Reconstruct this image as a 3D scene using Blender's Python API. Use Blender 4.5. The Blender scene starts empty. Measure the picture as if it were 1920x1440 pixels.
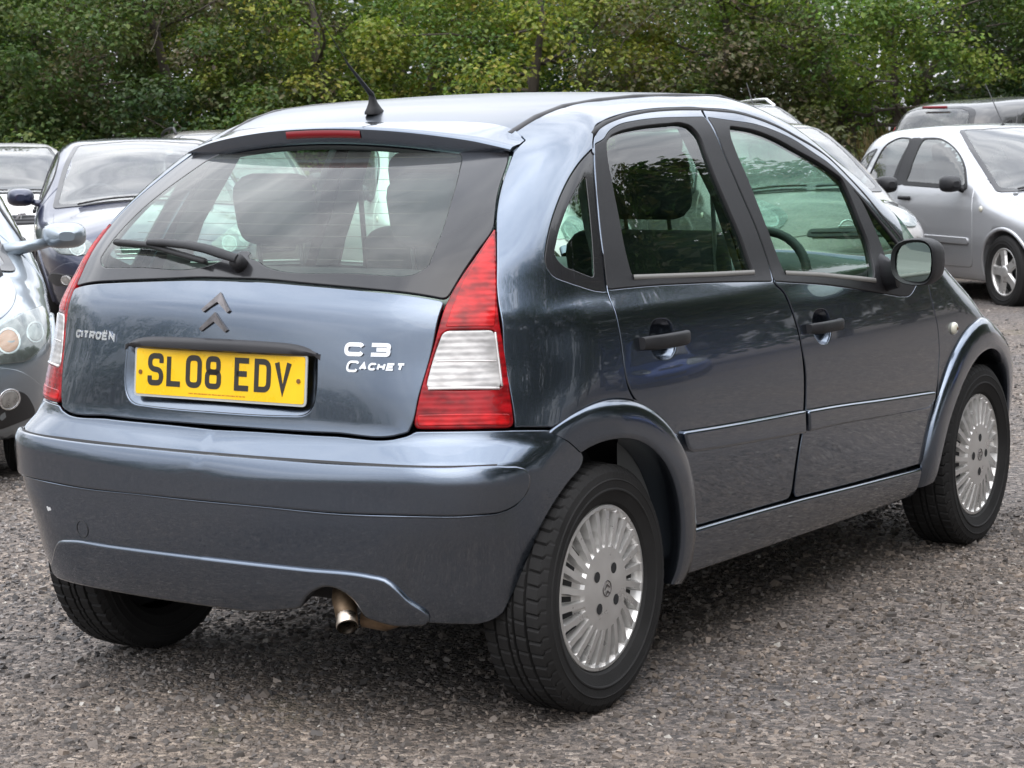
import bpy, bmesh, math, random, mathutils
import numpy as np
from mathutils import Vector
sc = bpy.context.scene
R = math.radians

# ---------------------------------------------------------------- camera
cam = bpy.data.objects.new('camera', bpy.data.cameras.new('camera'))
sc.collection.objects.link(cam); sc.camera = cam
cam.data.sensor_width = 36; cam.data.lens = 36 * 4200 / 1920
cam.data.clip_start = .1; cam.data.clip_end = 600
def _cam():
    yaw, pitch, roll = -.5702, -.1147, -.0148
    cy, sy, cp, sp = math.cos(yaw), math.sin(yaw), math.cos(pitch), math.sin(pitch)
    f = Vector((sy * cp, cy * cp, sp)); r = Vector((cy, -sy, 0)); u = r.cross(f)
    c, s = math.cos(roll), math.sin(roll)
    X = c * r + s * u; Y = -s * r + c * u; Z = -f
    M = mathutils.Matrix((X, Y, Z)).transposed().to_4x4(); M.translation = Vector((3.4651, -4.5629, 1.4035))
    return M
cam.matrix_world = _cam()
cam.data.dof.use_dof = True; cam.data.dof.focus_distance = 6.0; cam.data.dof.aperture_fstop = 18

# ---------------------------------------------------------------- daylight: thin broken cloud, sun high behind the camera to the right
SUN_EL, SUN_AZ = R(52), R(150)          # azimuth clockwise from +y
world = bpy.data.worlds.new('World'); sc.world = world; world.use_nodes = True
nt = world.node_tree; nt.nodes.clear()
wo = nt.nodes.new('ShaderNodeOutputWorld'); bg = nt.nodes.new('ShaderNodeBackground')
sky = nt.nodes.new('ShaderNodeTexSky'); sky.sky_type = 'NISHITA'; sky.sun_disc = False
sky.sun_elevation = SUN_EL; sky.sun_rotation = SUN_AZ; sky.air_density = 1.0; sky.dust_density = 2.0
tc = nt.nodes.new('ShaderNodeTexCoord'); mp = nt.nodes.new('ShaderNodeMapping'); mp.inputs['Scale'].default_value = (1.5, 1.0, 4.5)
n1 = nt.nodes.new('ShaderNodeTexNoise'); n1.inputs['Scale'].default_value = 2.2; n1.inputs['Detail'].default_value = 7; n1.inputs['Roughness'].default_value = .56; n1.inputs['Distortion'].default_value = .4
rp = nt.nodes.new('ShaderNodeValToRGB')
rp.color_ramp.elements[0].position = .34; rp.color_ramp.elements[0].color = (6.6, 7.0, 7.8, 1)
rp.color_ramp.elements[1].position = .66; rp.color_ramp.elements[1].color = (16.0, 16.2, 16.6, 1)
mx = nt.nodes.new('ShaderNodeMix'); mx.data_type = 'RGBA'; mx.inputs[0].default_value = .82
nt.links.new(tc.outputs['Generated'], mp.inputs[0]); nt.links.new(mp.outputs[0], n1.inputs['Vector'])
nt.links.new(n1.outputs[0], rp.inputs[0]); nt.links.new(sky.outputs[0], mx.inputs[6]); nt.links.new(rp.outputs[0], mx.inputs[7])
# an overcast sky is about three times as bright overhead as at the horizon
sxyz = nt.nodes.new('ShaderNodeSeparateXYZ'); nt.links.new(tc.outputs['Generated'], sxyz.inputs[0])
zr = nt.nodes.new('ShaderNodeMapRange'); zr.inputs[1].default_value = 0; zr.inputs[2].default_value = 1; zr.inputs[3].default_value = .46; zr.inputs[4].default_value = 2.4
nt.links.new(sxyz.outputs[2], zr.inputs[0])
sc_ = nt.nodes.new('ShaderNodeVectorMath'); sc_.operation = 'SCALE'; nt.links.new(mx.outputs[2], sc_.inputs[0]); nt.links.new(zr.outputs[0], sc_.inputs['Scale'])
nt.links.new(sc_.outputs[0], bg.inputs[0]); bg.inputs[1].default_value = .11
nt.links.new(bg.outputs[0], wo.inputs[0])
sun = bpy.data.objects.new('sun', bpy.data.lights.new('sun', 'SUN')); sc.collection.objects.link(sun)
sun.data.energy = .7; sun.data.angle = R(60); sun.data.color = (1, .95, .88)
sun.rotation_euler = (math.pi / 2 - SUN_EL, 0, math.pi - SUN_AZ)
vs = sc.view_settings
vs.view_transform = 'Standard'; vs.look = 'None'; vs.gamma = 1; vs.use_curve_mapping = False; vs.exposure = .55
# ---------------------------------------------------------------- numeric helpers
def pchip(xs, ys):
    xs = np.asarray(xs, float); ys = np.asarray(ys, float)
    h = np.diff(xs); d = np.diff(ys) / h
    m = np.zeros_like(xs)
    w1 = 2 * h[1:] + h[:-1]; w2 = h[1:] + 2 * h[:-1]
    ok = d[1:] * d[:-1] > 0
    with np.errstate(divide='ignore', invalid='ignore'):
        mm = (w1 + w2) / (w1 / d[:-1] + w2 / d[1:])
    m[1:-1] = np.where(ok, mm, 0)
    m[0] = d[0]; m[-1] = d[-1]
    def g(x):
        x = np.asarray(x, float)
        i = np.clip(np.searchsorted(xs, x) - 1, 0, len(xs) - 2)
        t = (x - xs[i]) / h[i]
        tc = np.clip(t, 0, 1)
        t2 = tc * tc; t3 = t2 * tc
        v = (2*t3-3*t2+1)*ys[i] + (t3-2*t2+tc)*h[i]*m[i] + (-2*t3+3*t2)*ys[i+1] + (t3-t2)*h[i]*m[i+1]
        return v + np.where(t < 0, m[0] * (x - xs[0]), 0) + np.where(t > 1, m[-1] * (x - xs[-1]), 0)
    return g

def smax(a, b, k):
    h = np.maximum(k - np.abs(a - b), 0) / k
    return np.maximum(a, b) + h * h * k * 0.25

class Surf:
    """closed car-body surface f = 0 (f < 0 inside)"""
    def __init__(s, f): s.f = f
    def normal(s, P, e=0.004):
        g = np.stack([s.f(P + np.eye(3)[i] * e) - s.f(P - np.eye(3)[i] * e) for i in range(3)], 1)
        return g / np.maximum(np.linalg.norm(g, axis=1, keepdims=True), 1e-9)
    def hit(s, A, B):
        """root of f on the segments A (inside) .. B (outside): bisection, then regula falsi"""
        A = np.array(A, float); B = np.array(B, float); D = B - A
        lo = np.zeros(len(A)); hi = np.ones(len(A))
        for _ in range(9):
            m = (lo + hi) / 2; ins = s.f(A + D * m[:, None]) < 0
            lo = np.where(ins, m, lo); hi = np.where(ins, hi, m)
        fl = s.f(A + D * lo[:, None]); fh = s.f(A + D * hi[:, None])
        for _ in range(4):
            den = fh - fl; m = np.where(np.abs(den) > 1e-12, lo - fl * (hi - lo) / np.where(np.abs(den) > 1e-12, den, 1), (lo + hi) / 2)
            m = np.clip(m, lo, hi); fm = s.f(A + D * m[:, None]); ins = fm < 0
            fh = np.where(ins, fh * .5, fm); fl = np.where(ins, fm, fl * .5)
            lo = np.where(ins, m, lo); hi = np.where(ins, hi, m)
        return A + D * m[:, None]

def frame(d, up=(0, 0, 1)):
    d = np.array(d, float); d /= np.linalg.norm(d)
    up = np.array(up, float)
    U = np.cross(up, d); U /= np.linalg.norm(U)
    return np.stack([U, np.cross(d, U), d])
FR = {'R': frame((.84, -.02, .54)), 'S': frame((1, 0, 0.05)), 'RC': frame((.55, -.80, .22)), 'BU': frame((.42, -.90, .12)),
      'B': frame((0, -.93, .36)), 'T': frame((0, .12, 1), (0, 1, 0)), 'F': frame((0, .9, .43)), 'FC': frame((.5, .82, .28)), 'WS': frame((0, .55, .83))}
def mirror_frame(M):
    N = M.copy(); N[:, 0] *= -1; N[0] *= -1      # keep right-handed
    return N

def spline_outline(pts, step):
    """pts: list of (P3) or (P3, 'c') / (P3, r) marks; smooth through plain points, corners where marked. returns dense closed polyline in 2D/3D"""
    P = [np.array(p[0] if isinstance(p[0], (tuple, list, np.ndarray)) else p, float) for p in pts]
    C = [(p[1] if isinstance(p[0], (tuple, list, np.ndarray)) and len(p) > 1 else None) for p in pts]
    n = len(P); out = []
    for i in range(n):
        a, b = P[i], P[(i + 1) % n]
        p0 = P[i - 1] if C[i] is None else a - (b - a)
        p3 = P[(i + 2) % n] if C[(i + 1) % n] is None else b + (b - a)
        L = np.linalg.norm(b - a); k = max(1, int(round(L / step)))
        t1 = (b - p0); t2 = (p3 - a)
        l0 = np.linalg.norm(a - p0) + 1e-9; l1 = L + 1e-9; l2 = np.linalg.norm(p3 - b) + 1e-9
        m1 = (b - a) / l1 * (l0 / (l0 + l1)) + (a - p0) / l0 * (l1 / (l0 + l1))
        m2 = (b - a) / l1 * (l2 / (l1 + l2)) + (p3 - b) / l2 * (l1 / (l1 + l2))
        m1 = m1 * L; m2 = m2 * L
        for j in range(k):
            t = j / k; t2_ = t * t; t3 = t2_ * t
            out.append((2*t3-3*t2_+1)*a + (t3-2*t2_+t)*m1 + (-2*t3+3*t2_)*b + (t3-t2_)*m2)
    out = np.array(out)
    # fillets
    marks = [(P[i], C[i]) for i in range(n) if C[i] not in (None, 0)]
    for c, r in marks:
        d = np.linalg.norm(out - c, axis=1)
        i = int(np.argmin(d)); m = len(out)
        cum = 0; a = i
        while cum < r and (i - a) < m // 3:
            cum += np.linalg.norm(out[a % m] - out[(a - 1) % m]); a -= 1
        cum = 0; b = i
        while cum < r and (b - i) < m // 3:
            cum += np.linalg.norm(out[b % m] - out[(b + 1) % m]); b += 1
        A, B = out[a % m], out[b % m]
        nn = max(5, int(r / step * 2) + 3)
        ts = np.linspace(0, 1, nn)[:, None]
        arc = (1 - ts) ** 2 * A + 2 * ts * (1 - ts) * c + ts ** 2 * B
        if a < 0: keep = [out[j] for j in range(b % m + 1, a % m)] ; out = np.array(list(arc) + keep)
        elif b >= m: keep = [out[j] for j in range(b % m + 1, a)]; out = np.array(keep + list(arc))
        else: out = np.array(list(out[:a]) + list(arc) + list(out[b + 1:]))
    return out

def area2(p): return 0.5 * np.sum(p[:, 0] * np.roll(p[:, 1], -1) - np.roll(p[:, 0], -1) * p[:, 1])
def inside(poly, q):
    x, y = q[:, 0][:, None], q[:, 1][:, None]
    a, b = poly[:, 0][None], poly[:, 1][None]; c, d = np.roll(poly[:, 0], -1)[None], np.roll(poly[:, 1], -1)[None]
    with np.errstate(divide='ignore', invalid='ignore'):
        k = ((b > y) != (d > y)) & (x < (c - a) * (y - b) / (d - b) + a)
    return (k.sum(1) % 2).astype(bool)
def seg_dist(poly, q):
    a = poly[None]; v = (np.roll(poly, -1, 0) - poly)[None]; L = (v * v).sum(2) + 1e-12
    w = q[:, None] - a; t = np.clip((w * v).sum(2) / L, 0, 1)
    return np.sqrt((((w - t[..., None] * v)) ** 2).sum(2).min(1))
def inset(poly, r):
    """poly ccw; vertices moved to the left (inwards) by r"""
    e = np.roll(poly, -1, 0) - np.roll(poly, 1, 0)
    e /= np.maximum(np.linalg.norm(e, axis=1, keepdims=True), 1e-9)
    return poly + r * np.stack([-e[:, 1], e[:, 0]], 1)

def dedupe(poly, eps):
    keep = [0]
    for i in range(1, len(poly)):
        if np.linalg.norm(poly[i] - poly[keep[-1]]) > eps: keep.append(i)
    if len(keep) > 3 and np.linalg.norm(poly[keep[-1]] - poly[keep[0]]) < eps: keep.pop()
    return poly[keep]

# ---------------------------------------------------------------- mesh helpers
class MB:
    """collects verts / faces / per-vertex normals, several materials; build() links ONE mesh object"""
    def __init__(s): s.v = []; s.f = []; s.n = []; s.mi = []; s.sm = []
    def add(s, v, f, n=None, mat=0, smooth=True):
        o = len(s.v)
        s.v += [tuple(map(float, p)) for p in v]
        s.n += [tuple(map(float, p)) for p in n] if n is not None else [(0., 0., 0.)] * len(v)
        for q in f:
            s.f.append(tuple(int(i) + o for i in q)); s.mi.append(mat); s.sm.append(smooth)
        return s
    def mirrored(s):
        m = MB(); m.v = [(-a, b, c) for a, b, c in s.v]; m.n = [(-a, b, c) for a, b, c in s.n]
        m.f = [tuple(reversed(q)) for q in s.f]; m.mi = list(s.mi); m.sm = list(s.sm); return m
    def merge(s, o):
        k = len(s.v); s.v += o.v; s.n += o.n; s.f += [tuple(i + k for i in q) for q in o.f]; s.mi += o.mi; s.sm += o.sm; return s
    def mesh(s, name, mats):
        me = bpy.data.meshes.new(name)
        me.from_pydata(s.v, [], s.f)
        for m in (mats if isinstance(mats, (list, tuple)) else [mats]): me.materials.append(m)
        me.polygons.foreach_set('material_index', s.mi); me.polygons.foreach_set('use_smooth', s.sm)
        nn = np.array(s.n)
        if len(nn) and np.any(nn):
            me.normals_split_custom_set_from_vertices([tuple(x) for x in nn])
        me.update()
        return me
    def build(s, name, mats, parent=None):
        return link(name, s.mesh(name, mats), parent)

def link(name, me, parent=None):
    o = bpy.data.objects.new(name, me); bpy.context.scene.collection.objects.link(o)
    if parent is not None: o.parent = parent
    return o
def tag(o, label=None, cat=None, group=None, kind=None):
    for k, v in (('label', label), ('category', cat), ('group', group), ('kind', kind)):
        if v: o[k] = v
    return o
def empty(name, loc=(0, 0, 0), rz=0, label=None, cat=None, group=None):
    o = link(name, None); o.location = loc; o.rotation_euler = (0, 0, rz); o.empty_display_size = .2
    return tag(o, label, cat, group)
def shade(o, deg=35):
    me = o.data
    for p in me.polygons: p.use_smooth = True
    try: me.set_sharp_from_angle(angle=math.radians(deg))
    except Exception: pass
    return o

def panel(S, pts, fr, off=0.0, r=0.004, depth=0.018, grid=0.035, step=0.014, holes=(), mat=0, mir=False, flat=None, raw=False, gap=0.0):
    """region of the surface S bounded by pts (3D points near the surface) as a thin shell with rolled edges; returns MB"""
    M = FR[fr] if isinstance(fr, str) else fr
    if mir: M = mirror_frame(M)
    def to2(pl):
        P = []
        for p in pl:
            if isinstance(p[0], (tuple, list, np.ndarray)):
                q = np.array(p[0], float); q[0] *= (-1 if mir else 1); P.append((M[:2] @ q, p[1]))
            else:
                q = np.array(p, float); q[0] *= (-1 if mir else 1); P.append(M[:2] @ q)
        o = spline_outline(P, step) if not raw else np.array([x if not isinstance(x, tuple) else x[0] for x in P])
        return dedupe(o, step * .25)
    base = to2(pts)
    if area2(base) < 0: base = base[::-1].copy()
    if gap: base = inset(base, gap)
    hl = []
    for h in holes:
        q = to2(h)
        if area2(q) > 0: q = q[::-1].copy()
        hl.append(q)
    def up(q):
        A = q @ M[:2] + M[2] * (-0.25 + np.array(CEN) @ M[2]); B = A + M[2] * 3.5
        return S.hit(A, B)
    mb = MB()
    rings3 = []; V2 = []; E = []
    V3 = []; N3 = []; F = []
    for pl in [base] + hl:
        n = len(pl)
        fl = np.zeros(n, bool)
        q1 = inset(pl, r * .3); q2 = inset(pl, r)
        P0 = up(pl); N0 = S.normal(P0)
        end = np.zeros(n, bool)
        if flat is not None:
            fl = np.abs(P0[:, 0]) < flat
            q1[fl] = pl[fl]; q2[fl] = pl[fl]
            for i in np.where(fl)[0]:                     # where the flat edge meets a rolled one, keep rolling along it
                for j, sgn in (((i + 1) % n, 1), ((i - 1) % n, -1)):
                    if not fl[j]:
                        e = (pl[j] - pl[i]) * sgn; e /= np.linalg.norm(e) + 1e-9; m = np.array([-e[1], e[0]])
                        q1[i] = pl[i] + m * r * .3; q2[i] = pl[i] + m * r; end[i] = True
        P1 = up(q1); P2 = up(q2); N2 = S.normal(P2)
        T = P0 - P2; T -= (T * N0).sum(1)[:, None] * N0
        L = np.linalg.norm(T, axis=1, keepdims=True); T = np.where(L > 1e-7, T / np.maximum(L, 1e-7), N0)
        hard = fl & ~end
        rr = np.where(hard, 0, r)[:, None]; dd = np.where(hard, 0, depth)[:, None]
        if flat is not None:
            for Q in (P0, P1, P2): Q[fl, 0] = 0
            N2[fl, 0] = 0; N0[fl, 0] = 0
        b2 = P2 + N2 * off
        b1 = P1 + N0 * (off - .3 * rr)
        b0 = P0 + N0 * (off - rr)
        bd = P0 + N0 * (off - rr - dd)
        nT = np.where(hard[:, None], N0, T)
        m1 = N0 + nT; m1 /= np.linalg.norm(m1, axis=1, keepdims=True)
        o = len(V3)
        V3 += list(b2) + list(b1) + list(b0) + list(b0) + list(bd); N3 += list(N2) + list(m1) + list(nT) + list(nT) + list(nT)
        for i in range(n):
            j = (i + 1) % n
            for k in (0, 1, 3):
                if fl[i] and fl[j]: continue
                F.append((o + k*n + i, o + (k+1)*n + i, o + (k+1)*n + j, o + k*n + j))
        rings3.append((o, n)); 
        s0 = len(V2); V2 += list(q2); E += [(s0 + i, s0 + (i + 1) % n) for i in range(n)]
    ring2 = [np.array(V2[sum(x[1] for x in rings3[:i]):sum(x[1] for x in rings3[:i + 1])]) for i in range(len(rings3))]
    lo = base.min(0); hi = base.max(0)
    gx = np.arange(lo[0] + grid * .37, hi[0], grid); gy = np.arange(lo[1] + grid * .41, hi[1], grid * .87)
    G = np.array([(x + (grid * .5 if j % 2 else 0), y) for j, y in enumerate(gy) for x in gx]).reshape(-1, 2)
    if len(G):
        ok = inside(ring2[0], G)
        for h in ring2[1:]: ok &= ~inside(h, G)
        G = G[ok]
    if len(G):
        dm = seg_dist(ring2[0], G)
        for h in ring2[1:]: dm = np.minimum(dm, seg_dist(h, G))
        G = G[dm > step * .6]
    nb = len(V2)
    allv = V2 + list(G)
    res = mathutils.geometry.delaunay_2d_cdt([mathutils.Vector(p) for p in allv], E, [], 0, 1e-6, True)
    ov, of, orig = res[0], res[2], res[3]
    vi = np.array([list(p) for p in ov])
    tri = np.array([f for f in of if len(f) == 3])
    cen = vi[tri].mean(1)
    ok = inside(ring2[0], cen)
    for h in ring2[1:]: ok &= ~inside(h, cen)
    tri = tri[ok]
    PI = up(vi); NI = S.normal(PI); PI = PI + NI * off
    idx = {}
    bmap = [o + i for (o, n) in rings3 for i in range(n)]
    o2 = len(V3)
    for k in range(len(vi)):
        src = [t for t in orig[k] if t < nb]
        if src: idx[k] = bmap[src[0]]
        else: idx[k] = len(V3); V3.append(PI[k]); N3.append(NI[k])
    F += [tuple(idx[k] for k in t) for t in tri]
    mb.add(V3, F, N3, mat)
    return mb
CEN = (0, 1.2, .7)

def grid_faces(nu, nv, cu=False, cv=False):
    F = []
    for i in range(nu if cu else nu - 1):
        for j in range(nv if cv else nv - 1):
            a = i * nv + j; b = i * nv + (j + 1) % nv; c = ((i + 1) % nu) * nv + (j + 1) % nv; d = ((i + 1) % nu) * nv + j
            F.append((a, d, c, b))
    return F
def tube(path, rad, seg=10, cap=True):
    path = np.array(path, float); n = len(path)
    rad = np.full(n, rad) if np.isscalar(rad) else np.array(rad)
    T = np.gradient(path, axis=0); T /= np.linalg.norm(T, axis=1, keepdims=True)
    ref = np.array([0, 0, 1.]) if abs(T[0][2]) < .9 else np.array([1., 0, 0])
    V = []; U = np.cross(T[0], ref); U /= np.linalg.norm(U)
    for i in range(n):
        U = U - (U @ T[i]) * T[i]; U /= np.linalg.norm(U); W = np.cross(T[i], U)
        for k in range(seg):
            a = 2 * math.pi * k / seg; V.append(path[i] + rad[i] * (math.cos(a) * U + math.sin(a) * W))
    F = grid_faces(n, seg, False, True)
    if cap: F += [tuple(range(seg)), tuple((n - 1) * seg + k for k in reversed(range(seg)))]
    return MB().add(V, F)
def rbox(c, s, b=.01, seg=2, rot=None):
    """rounded box"""
    bm = bmesh.new(); bmesh.ops.create_cube(bm, size=1)
    for v in bm.verts: v.co = mathutils.Vector((v.co.x * s[0], v.co.y * s[1], v.co.z * s[2]))
    if b > 0: bmesh.ops.bevel(bm, geom=bm.edges[:], offset=min(b, min(s) * .49), segments=seg, profile=.5, affect='EDGES')
    M = mathutils.Euler(rot).to_matrix() if rot else mathutils.Matrix.Identity(3)
    bm.verts.index_update()
    V = [tuple(M @ v.co + mathutils.Vector(c)) for v in bm.verts]; F = [tuple(v.index for v in f.verts) for f in bm.faces]
    bm.free(); return MB().add(V, F)
def lathe_x(prof, seg=64, c=(0, 0, 0)):
    """prof: list of (x, r); revolve round the x axis"""
    V = []
    for k in range(seg):
        a = 2 * math.pi * k / seg
        for x, r in prof: V.append((c[0] + x, c[1] + r * math.cos(a), c[2] + r * math.sin(a)))
    return MB().add(V, grid_faces(seg, len(prof), True, False))
# ---------------------------------------------------------------- hatchback body surface (metres; origin under rear axle, y forward)
_wz = pchip([.15,.22,.28,.34,.45,.60,.75,.88,.935,.955,.972,.99,1.01,1.1,1.2,1.3,1.4,1.46,1.6], [.70,.748,.775,.788,.803,.818,.820,.808,.799,.793,.785,.7745,.7655,.733,.693,.650,.600,.560,.46])
_dp = pchip([-.7,-.45,-.3,0,.4,1.2,2.0,2.46,2.8,3.1,3.4], [.12,.065,.04,.015,0,0,.003,.012,.05,.13,.28])
_t0 = pchip([-.4,-.1,.05,.21,.5,.9,1.2,1.5,1.75,2.0,2.2,2.4,2.58,2.75,3.0,3.15,3.3], [1.27,1.375,1.42,1.450,1.481,1.498,1.499,1.474,1.41,1.305,1.185,1.06,.955,.895,.81,.72,.54])
_tc = pchip([-.2,.1,.4,1.15,1.35,1.5,1.75,2.0,2.2,2.5,3.2], [.12,.105,.068,.065,.11,.185,.31,.35,.36,.32,.36])
_kr = pchip([.25,.4,.5,.57,.62,.70,.85,1.0,1.2,1.35], [.27,.25,.20,.185,.185,.31,.36,.29,.20,.16])
_r0 = pchip([.15,.22,.27,.35,.43,.54,.60,.63,.66,.69,.715,.75,.8,.85,.9,.95,.98,1.045,1.1,1.2,1.3,1.38,1.45,1.6], [-.40,-.47,-.505,-.528,-.538,-.545,-.545,-.535,-.514,-.491,-.4825,-.4785,-.4745,-.4695,-.463,-.4545,-.446,-.405,-.362,-.248,-.10,.03,.15,.42])
_rb = pchip([.2,.55,.75,1.0,1.35,1.5], [.16,.16,.125,.22,.30,.3])
_ff = pchip([.15,.3,.5,.7,.9,1.2], [3.12,3.22,3.26,3.20,3.08,2.7])
def main_f(P):
    x = np.abs(P[:, 0]); y = P[:, 1]; z = P[:, 2]
    a = x - (_wz(z) - _dp(y))
    b = (_r0(z) + _rb(z) * x * x) - y
    c = z - (_t0(y) - _tc(y) * x * x)
    d = y - (_ff(z) - .42 * x * x)
    f = smax(a, b, _kr(np.clip(z, .25, 1.35)))
    f = smax(f, c, .11)
    return smax(f, d, .2)
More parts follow.
